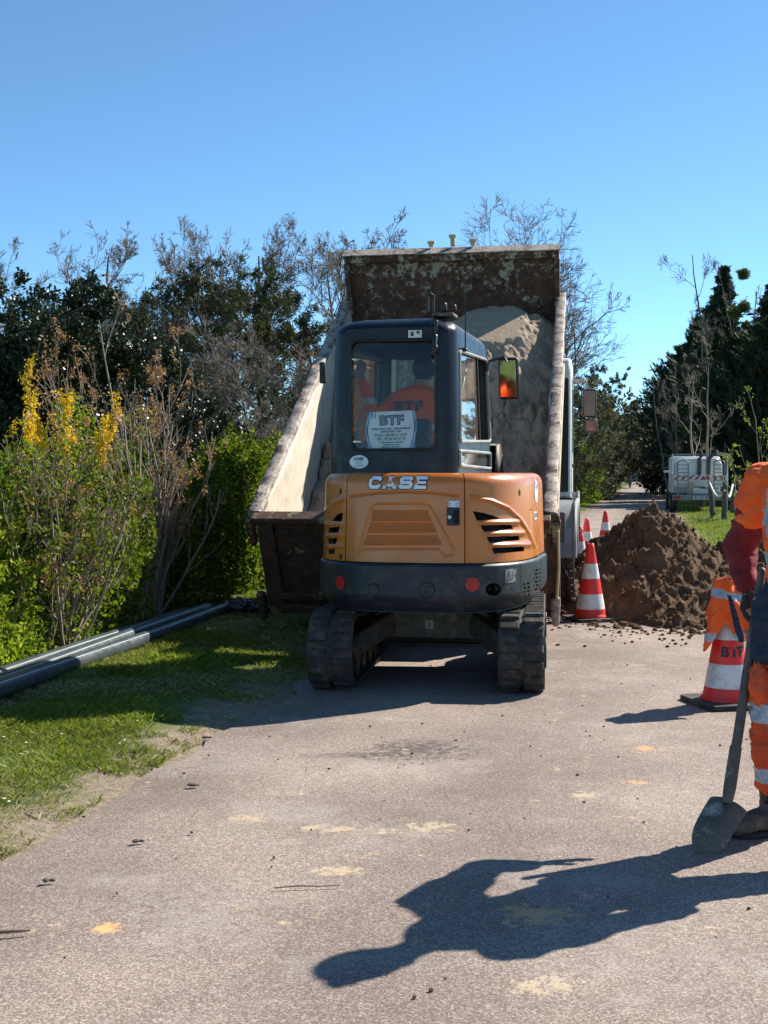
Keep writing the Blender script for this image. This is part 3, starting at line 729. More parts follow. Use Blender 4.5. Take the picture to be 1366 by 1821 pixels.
for i, (px, Y, H, lab) in enumerate([
    (395, 31, 7.0, 'broad pine at the centre of the left wood with bare trunk below its crown'),
    (485, 33, 6.9, 'rounded pine right beside the tallest bare tree, left of the truck bed'),
    (300, 34, 6.3, 'pine half hidden behind the tall russet shrub'),
    (560, 36, 6.7, 'pine closest to the left edge of the tipped truck bed'),
    (200, 33, 6.3, 'pine rising behind the large holly tree')]):
    p = AT(px, 900, Y); pine(lab, (p.x, Y, 0), H, 40+i, 11500, 2.2, .45)
for i, (px, Y, top, sp, dn, lab) in enumerate([
    (575, 27, 345, .62, 1.3, 'tall forked bare tree left of the truck headboard, reaching highest'),
    (390, 30, 362, .7, 1.1, 'bare tree whose crown rises above the central pine'),
    (250, 29, 385, .62, 1.0, 'bare tree standing right of the holly top'),
    (285, 33, 400, .62, 1.0, 'bare tree close behind the tall russet shrub'),
    (480, 34, 380, .7, 1.0, 'bare tree between the two central pines'),
    (650, 34, 372, .7, 1.1, 'bare tree directly behind the left corner of the headboard'),
    (30, 31, 412, .8, 1.0, 'bare tree at the far left edge behind the holly'),
    (440, 24, 560, .8, 1.1, 'low branching bare tree in front of the central pines'),
    (345, 25, 600, .8, 1.0, 'short bare tree right of the tall russet shrub'),
    (530, 25, 600, .9, 1.0, 'short twisted bare tree beside the bed side wall')]):
    p = AT(px, 900, Y); H = AT(px, top, Y).z
    bare_tree(lab, (p.x, Y, 0), H, .13*H/9, 60+i, sp, 1, dens=dn, low=.3, twig=.0075*Y/30)
p = AT(835, 900, 36); bare_tree('large round crowned bare tree centred behind the truck bed', (p.x, 36, 0), AT(0, 330, 36).z, .20, 80, 1.15, 1, dens=2.0, low=.35, twig=.0085)
p = AT(985, 900, 31); bare_tree('wide bare tree showing right of the truck bed rail', (p.x, 31, 0), AT(0, 420, 31).z, .15, 81, 1.2, 1, dens=1.6, low=.25, twig=.0075)
# undergrowth of the wood as one mass
def thicket(name, x0, x1, Y, top, seed, n, mat='twig', depth=5, leaf=None, ln=0):
    g = np.random.default_rng(seed); X0 = AT(x0, 900, Y).x; X1 = AT(x1, 900, Y).x
    p = np.stack([g.uniform(X0, X1, n), Y+g.uniform(0, depth, n), 0*g.random(n)], -1)
    hmax = AT(0, top, Y).z*(.75+.35*vnoise(p[:, 0]*.5, p[:, 1]*.3, seed=seed))
    l0 = chain(g, p, norm(np.concatenate([g.normal(size=(n, 2))*.35, np.ones((n, 1))], 1)), hmax*(.6+.5*g.random(n)), 7, .3, .05); r0 = .014*Y/28*np.linspace(1, .4, 7)[None]*np.ones((n, 1))
    l1 = children(g, l0, r0, 5, .1, 40, .42, .6, 5, .35, .03, .5, .006*Y/28); l2 = children(g, *l1, 4, .1, 42, .45, .6, 4, .35, .02, .5, .005*Y/28)
    V, Fq = tubes([(l0, r0), l1, l2], (3, 3, 3)); tag(npmesh(name, V, Fq, M[mat]), kind='stuff')
    if leaf:
        P, D = onlast(g, l2, ln, 0, .12); V, Fq = leafquads(g, P, norm(D+g.normal(size=D.shape)), .13*Y/30, .07*Y/30); tag(npmesh(name, V, Fq, M[leaf]), kind='stuff')
thicket('undergrowth', -60, 720, 27, 690, 90, 1100, 'twig', 7, 'oliveleaf', 9000)
thicket('distant_wood', -80, 760, 37, 560, 91, 900, 'darktwig', 8, 'oliveleaf', 26000)
# ---- far left roadside, right of the truck
for i, (px, Y, top, lab, mt) in enumerate([
    (1050, 62, 652, 'olive green wood tree just right of the truck mirrors', 'oliveleaf'),
    (1094, 84, 690, 'grey green tree in the middle of the far roadside row', 'oliveleaf'),
    (1008, 50, 640, 'olive tree partly behind the truck cab', 'oliveleaf'),
    (1120, 120, 712, 'smaller far tree near the end of the road row', 'pineleaf'),
    (1141, 160, 752, 'farthest small tree at the end of the road', 'oliveleaf')]):
    p = AT(px, 900, Y); broad(lab, (p.x, Y, 0), AT(0, top, Y).z, 100+i, 42000, (2.0*Y/50, 2), (.075*Y/50, .04*Y/50), mt, 'roadside_tree', .05, 'tree', 'trees along the far left of the road')
thicket('distant_wood', 960, 1100, 66, 720, 95, 520, 'twig', 18, 'oliveleaf', 7000)
hedge('bright lime bush on the verge right of the truck wheels', (RS*58+RL-1.7, 57), (RS*68+RL-1.3, 67), 3.0, 2.0, 110, 26000, 'limeleaf', (.10, .05), 'verge_bush', .3, cat='shrub')
hedge('clipped hedge along the far left side of the road', (RS*72+RL-1.4, 72), (RS*118+RL-1.4, 118), 2.0, 1.8, 111, 30000, 'hedgedark', (.16, .09), bulge=.1)
# ---- right side
for i, (px, Y, top, rb, lab) in enumerate([
    (1242, 76, 562, 2.9, 'dark cypress with feathery branch tips, left of the second tallest one'),
    (1272, 72, 522, 3.3, 'second dark cypress, left of the pointed spruce'),
    (1192, 92, 668, 3.6, 'low dark cypress nearest the road'),
    (1330, 58, 590, 3.8, 'dark cypress behind the fence posts'),
    (1375, 56, 560, 3.6, 'rightmost dark cypress at the photo edge'),
    (1218, 82, 612, 3.4, 'dark cypress leaning over the verge, second from the road')]):
    p = AT(px, 900, Y); cypress(lab, (p.x, Y, 0), AT(0, top, Y).z, rb, 120+i, 520, per=62, zlo=.24 if Y > 79 else .03, lf=(.42, .08), up=.45)
p = AT(1284, 900, 64); cypress('tallest pointed spruce above the cypress row', (p.x, 64, 0), AT(0, 468, 64).z, 2.6, 130, 520, 'spruceleaf', 60, up=.12, lf=(.26, .07), name='spruce_tree', droop=.35, power=.9)
p = AT(1366, 900, 60); cypress('spruce at the right edge with its top beside the mistletoe tree', (p.x, 60, 0), AT(0, 500, 60).z, 2.6, 131, 420, 'spruceleaf', 50, up=.12, lf=(.26, .07), name='spruce_tree', droop=.35, power=.9)
p = AT(1325, 900, 57); t, lv = bare_tree('slender bare tree carrying round mistletoe balls', (p.x, 57, 0), AT(0, 440, 57).z, .12, 140, .42, 2, dens=.4, low=.35, twig=.010, group='bare trees on the right')
p = AT(1350, 900, 59); bare_tree('bare tree at the right edge behind the mistletoe tree', (p.x, 59, 0), AT(0, 452, 59).z, .12, 141, .42, 2, dens=.5, low=.35, twig=.010, group='bare trees on the right')
for i, (px, py, r, lab) in enumerate([(1322, 488, 11, 'highest mistletoe ball in the bare tree'), (1324, 546, 12, 'mistletoe ball second from the top, right side'), (1307, 556, 14, 'largest mistletoe ball, lower left'), (1327, 579, 9, 'lowest small mistletoe ball')]):
    q = AT(px, py, 57); g = np.random.default_rng(150+i); n = 1500; D = norm(g.normal(size=(n, 3))); rad = r/F*57
    P = D*rad*(g.random((n, 1))**.5)*np.array([1.05, 1, .88])*(1+.35*vnoise(D[:, 0]*2.2+i, D[:, 1]*2.2, D[:, 2]*2.2, 5))[:, None]; V, Fq = leafquads(g, P, D+g.normal(size=D.shape)*.4, .10, .035)
    tag(npmesh('mistletoe', V, Fq, M['mistle']), lab, 'mistletoe', 'mistletoe balls in the bare tree').location = q
p = AT(1249, 900, 49); bare_tree('pale slim bare tree in front of the dark cypresses behind the utility truck', (p.x, 49, 0), AT(0, 600, 49).z, .075, 142, .55, 2, 'paletwig', 'paletwig', dens=.22, low=.3, twig=.009, group='bare trees on the right')
p = AT(1204, 900, 52); bare_tree('leaning thin bare tree left of the pale slim one', (p.x, 52, 0), AT(0, 640, 52).z, .05, 143, .6, 2, 'bark', 'twig', dens=.3, low=.25, twig=.008, group='bare trees on the right')
p = AT(1385, 900, 19); stemmy('sprig of budding green shrub reaching in at the right edge', (p.x, 19, 0), 2.2, .4, 160, 16, 'budding_shrub', 'paletwig', None, 0, 'limeleaf', 2600, (.035, .02), fan=.22, r=.012)
thicket('distant_wood', 1212, 1420, 78, 760, 96, 500, 'darktwig', 12, 'cypleaf', 16000)
thicket('distant_wood', 880, 1330, 190, 800, 97, 500, 'twig', 12, 'oliveleaf', 12000)
# ================================================================== MINI EXCAVATOR
PV = Vector((.39, 8.96, 0)); UY = R(-13.5); TY = R(-7.5)
exc = empty('mini_excavator', PV, TY)
tag(exc, 'orange and dark grey mini excavator on rubber tracks behind the tipped truck bed', 'excavator')
UM = Matrix.Rotation(UY, 3, 'Z')
def up2w(P):
    P = np.asarray(P, float); c, s = math.cos(UY), math.sin(UY)
    return np.stack([P[..., 0]*c-P[..., 1]*s+PV.x, P[..., 0]*s+P[..., 1]*c+PV.y, P[..., 2]], -1)
def upper(o):
    if o.parent is exc: o.rotation_euler = (0, 0, UY-TY)
    return o
class Outline:
    def __init__(s, a, b, p, ext):
        ph = np.linspace(-np.pi/2, np.pi/2, 4001)
        x = a*np.sign(np.sin(ph))*np.abs(np.sin(ph))**(2/p); y = -b*np.abs(np.cos(ph))**(2/p)
        x = np.concatenate([[-a], x, [a]]); y = np.concatenate([[ext], y, [ext]])
        L = np.concatenate([[0], np.cumsum(np.hypot(np.diff(x), np.diff(y)))]); L -= L[-1]/2
        s.L = L; s.x = x; s.y = y; s.max = L[-1]
    def at(s, u, z, off=0.0):
        u, z, off = np.broadcast_arrays(np.asarray(u, float), np.asarray(z, float), np.asarray(off, float))
        x = np.interp(u, s.L, s.x); y = np.interp(u, s.L, s.y)
        e = .012; tx = np.interp(u+e, s.L, s.x)-np.interp(u-e, s.L, s.x); ty = np.interp(u+e, s.L, s.y)-np.interp(u-e, s.L, s.y)
        n = np.hypot(tx, ty)+1e-9; nx = ty/n; ny = -tx/n
        return np.stack([x+nx*off, y+ny*off, z], -1)
    def inv(s, px, py, prof=lambda z: 0*z):
        """outline coordinates (u, z) seen at a photo pixel"""
        us = np.linspace(-s.max, s.max, 700); zs = np.linspace(.5, 1.6, 240); U, Z = np.meshgrid(us, zs)
        P = s.at(U, Z, prof(Z)); X, Y = proj(up2w(P)); W = up2w(P)
        d = (X-px)**2+(Y-py)**2+(W[..., 1] > 9.0)*1e6; i = np.unravel_index(np.argmin(d), d.shape); return U[i], Z[i]
def skin_grid(o, u0, u1, z0, z1, nu, nz, prof, disp=None, mask=None):
    U, Z = np.meshgrid(np.linspace(u0, u1, nu), np.linspace(z0, z1, nz))
    P0 = o.at(U, Z, prof(Z)); X, Y = proj(up2w(P0))
    d = disp(X, Y) if disp is not None else 0
    P = o.at(U, Z, prof(Z)+d)
    I = np.arange(U.size).reshape(U.shape); Q = np.stack([I[:-1, :-1], I[:-1, 1:], I[1:, 1:], I[1:, :-1]], -1).reshape(-1, 4)
    if mask is not None:
        cx = (X[:-1, :-1]+X[1:, 1:])/2; cy = (Y[:-1, :-1]+Y[1:, 1:])/2
        Q = Q[~mask(cx, cy).ravel()]
    return P.reshape(-1, 3), Q
HO = Outline(.735, 1.04, 3.1, .35)
def hprof(z):
    r = .075; t = np.clip(z-(1.45-r), 0, r); return -(r-np.sqrt(np.maximum(r*r-t*t, 0)))-.035*(z-.86)
c2 = lambda pts: [(530+x/2.846, 820+y/2.846) for x, y in pts]
def ss(x, a, b): t = np.clip((x-a)/(b-a), 0, 1); return t*t*(3-2*t)
def segd(X, Y, pts):
    d = np.full(X.shape, 1e9)
    for (x0, y0), (x1, y1) in zip(pts[:-1], pts[1:]):
        t = np.clip(((X-x0)*(x1-x0)+(Y-y0)*(y1-y0))/((x1-x0)**2+(y1-y0)**2), 0, 1); d = np.minimum(d, np.hypot(X-x0-t*(x1-x0), Y-y0-t*(y1-y0)))
    return d
LOUV = [((372, 655), (372, 672), 250, 303), ((362, 680), (352, 700), 312, 362), ((345, 705), (330, 725), 375, 424)]
EMB = c2([(360, 250), (378, 225), (400, 214), (630, 214), (668, 226), (690, 255), (795, 455), (790, 476), (742, 482), (712, 448), (330, 448), (300, 474)])
CRE1 = c2([(265, 182), (400, 163), (540, 156), (680, 162), (810, 176)])
RARC = c2([(878, 182), (980, 200), (1060, 235), (1120, 290), (1165, 360), (1200, 440), (1205, 474)])
RARC2 = c2([(1180, 250), (1180, 350)])
LARC = c2([(145, 250), (180, 212), (232, 192)])
def hood_disp(X, Y):
    d = np.zeros(X.shape)
    for (a0, a1), (b0, b1), y0, y1 in LOUV:
        py0, py1 = 820+y0/2.846, 820+y1/2.846; t = np.clip((Y-py0)/(py1-py0), 0, 1)
        xl = 530+(a0+(b0-a0)*t)/2.846; xr = 530+(a1+(b1-a1)*t)/2.846
        inside = (Y > py0) & (Y < py1); e = ss(X, xl-1, xl+1.2)*(1-ss(X, xr-1.2, xr+1))
        d += inside*e*(.030*t**1.3-.010)*ss(-Y, -py1, -py1+1.5)
    ins = inpoly(X, Y, EMB); de = segd(X, Y, EMB+[EMB[0]])
    d += np.where(ins, ss(de, 0, 2.6), 0)*-.007-.004*(1-ss(de, 0, 1.3))
    d -= .007*(1-ss(segd(X, Y, CRE1), .4, 2.6))
    return d
VENTR = [c2(p) for p in ([(885, 253), (940, 262), (990, 276), (1022, 293), (905, 301)], [(922, 324), (1075, 322), (1090, 343), (940, 357)], [(953, 383), (1115, 378), (1122, 400), (968, 413)], [(980, 438), (1140, 433), (1146, 456), (992, 469)])]
VENTL = [c2(p) for p in ([(170, 303), (205, 266), (229, 262), (222, 306)], [(155, 336), (212, 331), (205, 362), (157, 363)], [(152, 391), (200, 388), (193, 418), (156, 419)], [(155, 447), (189, 443), (183, 472), (157, 471)])]
def ventm(V):
    def f(X, Y):
        r = np.zeros(X.shape, bool)
        for p in V: r |= inpoly(X, Y, p)
        return r
    return f
def side_disp(X, Y):
    d = .012*np.exp(-(segd(X, Y, RARC)/3.0)**2)-.006*np.exp(-(segd(X, Y, RARC2)/1.3)**2)
    for y in (310, 366, 424): d += .016*np.exp(-((segd(X, Y, c2([(925+(y-310)*.5, y+2), (1105+(y-310)*.5, y-2)])))/4.5)**2)
    d += .012*np.exp(-(segd(X, Y, LARC)/3.0)**2)
    for y in (319, 376, 432): d += .012*np.exp(-((segd(X, Y, c2([(152, y), (212, y-3)])))/4)**2)
    return d
uL, _ = HO.inv(616, 930, hprof); uR, _ = HO.inv(826, 930, hprof)
g = .003
V, Q = skin_grid(HO, uL+g, uR-g, .872, 1.45, 330, 240, hprof, hood_disp); hood = upper(npmesh('engine_hood', V, Q, M['orange'], exc, True))
V, Q = skin_grid(HO, uR+g, HO.max-.02, .872, 1.45, 520, 240, hprof, side_disp, ventm(VENTR)); sideR = upper(npmesh('side_panel', V, Q, M['orange'], exc, True))
V, Q = skin_grid(HO, -HO.max+.02, uL-g, .872, 1.45, 420, 200, hprof, side_disp, ventm(VENTL)); sideL = upper(npmesh('side_panel', V, Q, M['orange'], exc, True))
# top of the hood and inner dark body
us = np.linspace(-HO.max+.02, HO.max-.02, 160)
tp = HO.at(us, 1.449, float(hprof(np.array(1.449)))+.003); mb = MB()
mb.prism([(p[0], p[1]) for p in tp], 1.435, 1.449); upper(mb.build('hood_top', M['orange'], exc, 0))
mb = MB(); tp = HO.at(us, 1.0, -.075); mb.prism([(p[0], p[1]) for p in tp], .80, 1.41); upper(mb.build('engine_bay', M['mesh'], exc))
def onhood(o, px, py, prof=hprof): return o.inv(px, py, prof)
def decal(name, vs, fs, O, u, z, prof, mat, off, parent, rot=0.0, sx=1.0):
    """lay flat artwork (x right, y up, metres) on the curved shell"""
    A = np.array([[v[0]*sx, v[1]] for v in vs], float); c, s = math.cos(rot), math.sin(rot)
    A = A @ np.array([[c, s], [-s, c]])
    P = O.at(u+A[:, 0], z+A[:, 1], prof(z+A[:, 1])+off)
    me = bpy.data.meshes.new(name); me.from_pydata([tuple(p) for p in P], [], fs); me.materials.append(mat)
    return upper(link(bpy.data.objects.new(name, me), parent))
def rectmesh(w, h, n=8, r=0.0):
    vs = []; fs = []
    for i in range(n+1):
        for j in (0, 1): vs.append((-w/2+w*i/n, -h/2+h*j))
    for i in range(n): fs.append((2*i, 2*i+2, 2*i+3, 2*i+1))
    return vs, fs
def discmesh(rx, ry, n=28): return [(0, 0)]+[(rx*math.cos(2*math.pi*i/n), ry*math.sin(2*math.pi*i/n)) for i in range(n)], [(0, 1+i, 1+(i+1) % n) for i in range(n)]
u, z = onhood(HO, 709, 858)
def ribbon(path, w, closed=False):
    P = [Vector(p) for p in path]; n = len(P); L = []; Rr = []
    for i in range(n):
        a = P[i-1] if (i or closed) else None; b = P[(i+1) % n] if (i < n-1 or closed) else None
        d1 = (P[i]-a).normalized() if a is not None else None; d2 = (b-P[i]).normalized() if b is not None else None
        d1 = d1 or d2; d2 = d2 or d1; t = (d1+d2).normalized(); q = Vector((-t.y, t.x)); k = min(1/max(q.dot(Vector((-d1.y, d1.x))), .4), 1.8)
        L.append(P[i]+q*w/2*k); Rr.append(P[i]-q*w/2*k)
    vs = [tuple(v) for v in L]+[tuple(v) for v in Rr]; fs = [(i, (i+1) % n, n+(i+1) % n, n+i) for i in range(n if closed else n-1)]
    return vs, fs, L, Rr
LET = {'C': ('r', [(.98, .66), (.82, .86), (.30, .86), (.14, .70), (.14, .30), (.30, .14), (.82, .14), (.98, .34)], 1.06),
       'S': ('r', [(1.0, .70), (.84, .86), (.26, .86), (.14, .76), (.14, .62), (.26, .50), (.84, .50), (.96, .38), (.96, .24), (.84, .14), (.22, .14), (.04, .30)], 1.10),
       'E': ('p', [(0, 0), (1, 0), (1, .26), (.32, .26), (.32, .39), (.94, .39), (.94, .61), (.32, .61), (.32, .74), (1, .74), (1, 1), (0, 1)], 1.02),
       'A': ('p', [(0, 0), (.32, 0), (.40, .18), (.84, .18), (.92, 0), (1.24, 0), (.84, 1), (.621, 1), (.621, .74), (.76, .40), (.48, .40), (.619, .74), (.619, 1), (.40, 1)], 1.24)}
def word(s, h, gap=.12, shear=.16):
    W_ = []; O_ = []; x = 0; fsW = []; fsO = []
    for ch in s:
        kind, path, wd = LET[ch]
        if kind == 'r': vs, fs, L, Rr = ribbon(path, .27); bd = [tuple(v) for v in L]+[tuple(v) for v in Rr[::-1]]
        else: vs, fs, bd = path, [tuple(range(len(path)))], (path if ch == 'E' else [(0, 0), (.32, 0), (.40, .18), (.84, .18), (.92, 0), (1.24, 0), (.84, 1), (.40, 1)])
        ov, of, _, _ = ribbon(bd, .13, True)
        for src, fq, A, B in ((vs, fs, W_, fsW), (ov, of, O_, fsO)):
            b = len(A); A += [(v[0]+x, v[1]) for v in src]; B += [tuple(b+i for i in f) for f in fq]
        x += wd+gap
    T_ = lambda A: [((a[0]-x/2+(a[1]-.5)*shear)*h, (a[1]-.5)*h) for a in A]
    return T_(W_), fsW, T_(O_), fsO
wv, wf, ov, of_ = word('CASE', .082)
decal('lettering_outline', ov, of_, HO, u, z, hprof, M['ink2'], .004, hood); decal('lettering', wv, wf, HO, u, z, hprof, M['wh'], .006, hood)
# latch and small stickers
u, z = onhood(HO, 806, 918); mb = MB()
def shellbox(mb, O, prof, u, z, w, h, d0, d1, n=6):
    for i in range(n):
        a = O.at(u-w/2+w*i/n, z, 0); b = O.at(u-w/2+w*(i+1)/n, z, 0)
    A = []
    for off in (d0, d1):
        for zz in (z-h/2, z+h/2):
            for i in range(n+1): A.append(tuple(O.at(u-w/2+w*i/n, zz, float(prof(np.array(zz)))+off)))
    k = n+1; fs = []
    for i in range(n):
        fs += [(2*k+i, 2*k+i+1, 3*k+i+1, 3*k+i), (i, k+i, k+i+1, i+1), (k+i, 3*k+i, 3*k+i+1, k+i+1), (i, i+1, 2*k+i+1, 2*k+i)]
    fs += [(0, 2*k, 3*k, k), (n, k+n, 3*k+n, 2*k+n)]
    return mb.add(A, fs)
shellbox(mb, HO, hprof, u, z, .082, .115, -.012, .012); lk = upper(mb.build('latch', M['slate'], hood, .006))
mb = MB(); shellbox(mb, HO, hprof, u+.016, z, .036, .085, .0125, .0145); upper(mb.build('latch_recess', M['mesh'], lk))
ul, zl = onhood(HO, 800, 919); q = HO.at(ul, zl, .006+float(hprof(np.array(zl)))); mb = MB(); mb.cyl(q, (q[0], q[1]-.018, q[2]), .012, 16); upper(mb.build('key_lock', M['steel'], lk))
def sticker(O, prof, px, py, w, h, name='sticker', parent=None, lines=2, base='wh', tri=False, off=.003):
    u, z = onhood(O, px, py, prof); vs, fs = rectmesh(w, h); s = decal(name, vs, fs, O, u, z, prof, M[base], off, parent)
    A = []; Fs = []
    def rect(x0, y0, x1, y1):
        b = len(A); A.extend([(x0, y0), (x1, y0), (x1, y1), (x0, y1)]); Fs.append((b, b+1, b+2, b+3))
    t = h*.05
    rect(-w*.46, h*.42, w*.46, h*.42+t); rect(-w*.46, -h*.46, w*.46, -h*.46+t); rect(-w*.47, -h*.46, -w*.47+t, h*.46); rect(w*.47-t, -h*.46, w*.47, h*.46)
    if tri:
        for k in (1.0,):
            for (x0, y0), (x1, y1) in (((-.40, -.3), (-.22, .34)), ((-.22, .34), (-.04, -.3)), ((-.04, -.3), (-.40, -.3))):
                b = len(A); dx, dy = (x1-x0)*w, (y1-y0)*h; L = math.hypot(dx, dy); nx, ny = -dy/L*t*.7, dx/L*t*.7
                A.extend([(x0*w-nx, y0*h-ny), (x1*w-nx, y1*h-ny), (x1*w+nx, y1*h+ny), (x0*w+nx, y0*h+ny)]); Fs.append((b, b+1, b+2, b+3))
        rect(-w*.235, -h*.18, -w*.205, h*.12); rect(w*.08, -h*.32, w*.12, h*.3); rect(w*.2, -h*.03, w*.34, h*.03); rect(w*.38, -h*.32, w*.42, h*.22)
    else:
        rect(-w*.30, -h*.3, -w*.27, h*.25); rect(-w*.37, h*.02, -w*.2, h*.10); rect(w*.05, -h*.3, w*.08, h*.28); rect(w*.15, h*.1, w*.4, h*.2); rect(w*.15, -h*.2, w*.35, -h*.1)
    decal('sticker_print', A, Fs, O, u, z, prof, M['ink2'], off+.002, s)
    return s
sticker(HO, hprof, 808, 896.5, .078, .048, parent=hood)
for px, py in ((605.5, 873.5), (606.5, 990.5)):
    u, z = onhood(HO, px, py); vs, fs = discmesh(.011, .018); decal('screw_hole', vs, fs, HO, u, z, hprof, M['mesh'], .002, sideL)
u, z = onhood(HO, 924, 876); vs, fs = discmesh(.016, .022); decal('screw_hole', vs, fs, HO, u, z, hprof, M['mesh'], .002, sideR)
# round dealer badge with blue print and tonnage badge on the right flank
u, z = onhood(HO, 952, 873); vs, fs = discmesh(.085, .082); bd = decal('round_badge', vs, fs, HO, u+.03, z, hprof, M['wh'], .003, sideR)
vs, fs = text_verts('BTF', .05, .002); decal('badge_print', vs, fs, HO, u+.03, z+.02, hprof, M['blue'], .005, bd)
u, z = onhood(HO, 951, 917); vs, fs = rectmesh(.12, .055); bd = decal('model_badge', vs, fs, HO, u+.03, z, hprof, M['wh'], .003, sideR); vs, fs = text_verts('CX30', .04, .002); decal('badge_print', vs, fs, HO, u+.03, z, hprof, M['ink2'], .005, bd)
# ---- counterweight
CO = Outline(.76, 1.085, 2.9, .30)
def cprof(z):
    t = np.clip((.665-z)/.115, 0, 1); e = np.clip((z-.845)/.02, 0, 1); return -.085*t**1.5-.014*e*e
def cdisp(X, Y):
    d = np.zeros(X.shape)
    for cx, cy, r in ((653, 652, 40), (380, 650, 30)):
        px, py = 530+cx/2.846, 820+cy/2.846; q = np.hypot(X-px, Y-py); rr_ = r/2.846
        d += (-.012)*(1-ss(q, rr_-1.2, rr_+.3))+(.006*(1-ss(q, 3.5, 4.5)) if r == 40 else 0)
    return d
PX0, PY0 = 530+990/2.846, 820+650/2.846
def cmask(X, Y):
    m = ((X-PX0)/14.2)**2+((Y-PY0)/11.5)**2 < 1
    cx = (X-530)*2.846; cy = (Y-820)*2.846
    sk = cy+(cx-1140)*.22
    row = np.floor((sk-556)/19.5); fr = (sk-556)/19.5-row; col = (cx-1138+((row % 2)*4))/20.5; fc = col-np.floor(col)
    area = (cx > 1141) & (cx < 1228) & ((row >= 0) & (row <= 6) & ((row > 2) | (cx > 1190)) | ((row >= 8) & (row <= 9))) & (cx < 1228-np.clip(sk-690, 0, 99)*.25)
    return m | (area & (fr > .22) & (fr < .78) & (fc > .15) & (fc < .80))
uC, _ = CO.inv(926, 1050, cprof)
V, Q = skin_grid(CO, -CO.max+.02, uC-.002, .55, .865, 560, 130, cprof, cdisp, cmask); cw = upper(npmesh('counterweight', V, Q, M['slate'], exc, True))
V, Q = skin_grid(CO, uC+.002, CO.max-.02, .55, .865, 420, 130, cprof, None, cmask); cg = upper(npmesh('perforated_cover', V, Q, M['slate'], exc, True))
us = np.linspace(-CO.max+.02, CO.max-.02, 160); mb = MB()
mb.prism([(p[0], p[1]) for p in CO.at(us, .864, -.014)], .855, .8645); mb.prism([(p[0], p[1]) for p in CO.at(us, .55, -.0845)], .545, .556); mb.prism([(p[0], p[1]) for p in CO.at(us, .7, -.10)], .56, .854)
upper(mb.build('counterweight_core', M['black'], cw))
for px, py, rx in ((605.5, 1036, .03), (839.5, 1038.5, .047)):
    u, z = onhood(CO, px, py, cprof); vs, fs = discmesh(.044 if rx < .04 else .047, .047); decal('red_reflector', vs, fs, CO, u, z, cprof, M['red'], .003, cw)
u, z = onhood(CO, PX0, PY0, cprof); q = CO.at(u, z, -.02); mb = MB(); mb.tube([(q[0], q[1]+.1, q[2]), (q[0], q[1], q[2])], .028, 18, False); mb.tube([(q[0], q[1], q[2]), (q[0], q[1]+.1, q[2])], .023, 18, False); upper(mb.build('exhaust_pipe', M['iron'], cw))
sticker(CO, cprof, 909, 1024, .128, .09, parent=cw, base='grey', tri=True)
# ---- cab
CX0, CX1, CY0, CY1 = -.655, .255, -.62, .93
def cab_at(s, z, off=0.0):
    """s: perimeter 0..4 with sides rear(0-1, left to right) right(1-2) front(2-3) left(3-4); rounded corners"""
    s, z, off = np.broadcast_arrays(np.asarray(s, float) % 4.0, np.asarray(z, float), np.asarray(off, float))
    k = np.floor(s).astype(int); t = s-k
    ins = .055*np.clip((z-1.55)/.95, 0, 1)**1.3; rt = .10*(1-np.sqrt(np.maximum(1-np.clip((z-2.40)/.10, 0, 1)**2, 0)))
    ins = ins*.6+rt-off
    x0, x1, y0, y1 = CX0+ins, CX1-ins, CY0+ins*1.3, CY1-ins*1.5
    cx, cy = (x0+x1)/2, (y0+y1)/2; hx, hy = (x1-x0)/2, (y1-y0)/2
    px = np.select([k == 0, k == 1, k == 2, k == 3], [-1+2*t, 1+0*t, 1-2*t, -1+0*t]); py = np.select([k == 0, k == 1, k == 2, k == 3], [-1+0*t, -1+2*t, 1+0*t, 1-2*t])
    X = px*hx; Y = py*hy; r = .115
    qx = np.maximum(np.abs(X)-(hx-r), 0); qy = np.maximum(np.abs(Y)-(hy-r), 0); m = np.hypot(qx, qy)
    corner = (qx > 0) & (qy > 0); inf = np.maximum(qx, qy)
    f = np.where(corner, inf/np.maximum(m, 1e-9), 1)
    X = np.where(corner, np.sign(X)*((hx-r)+qx*f), X); Y = np.where(corner, np.sign(Y)*((hy-r)+qy*f), Y)
    bow = np.where(k == 0, -.025*(1-(2*t-1)**2), 0)
    return np.stack([cx+X, cy+Y+bow, z], -1)
def cab_inv(px, py, side):
    S, Z = np.meshgrid(np.linspace(side, side+.999, 400), np.linspace(1.44, 2.5, 300)); X, Y = proj(up2w(cab_at(S, Z)))
    d = (X-px)**2+(Y-py)**2; i = np.unravel_index(np.argmin(d), d.shape); return S[i], Z[i]
class CabSurf:
    def at(s, u, z, off=0.0): return cab_at(u, z, off)
def cabwin(side, quad):
    """quad: photo pixels of the opening, order tl tr br bl -> (s,z) corner list"""
    return [cab_inv(x, y, side) for x, y in quad]
WR = cabwin(0, [(623, 607), (774, 605), (775, 799), (625, 800)])
WS = cabwin(1, [(817, 624), (868, 640), (874, 785), (818, 786)])
WS2 = cabwin(1, [(817, 802), (874, 806), (875, 834), (818, 828)])
def rr_poly(q, r=.16, n=7, asp=None):
    """rounded polygon in (s,z)"""
    out = []; m = len(q)
    for i in range(m):
        p = np.array(q[i]); a = np.array(q[i-1]); b = np.array(q[(i+1) % m])
        A = p+(a-p)*min(r, .45); B = p+(b-p)*min(r*abs(a-p).max()/max(abs(b-p).max(), 1e-6) if False else r, .45)
        for t in np.linspace(0, 1, n): out.append(tuple((1-t)**2*A+2*t*(1-t)*p+t*t*B))
    return out
PR, PS, PS2 = rr_poly(WR, .09), rr_poly(WS, .05), rr_poly(WS2, .06)
PL = [(4-(a-1) if False else 3+(2-a), z) for a, z in PS]        # the left side mirrors the right
PL2 = [(3+(2-a), z) for a, z in PS2]
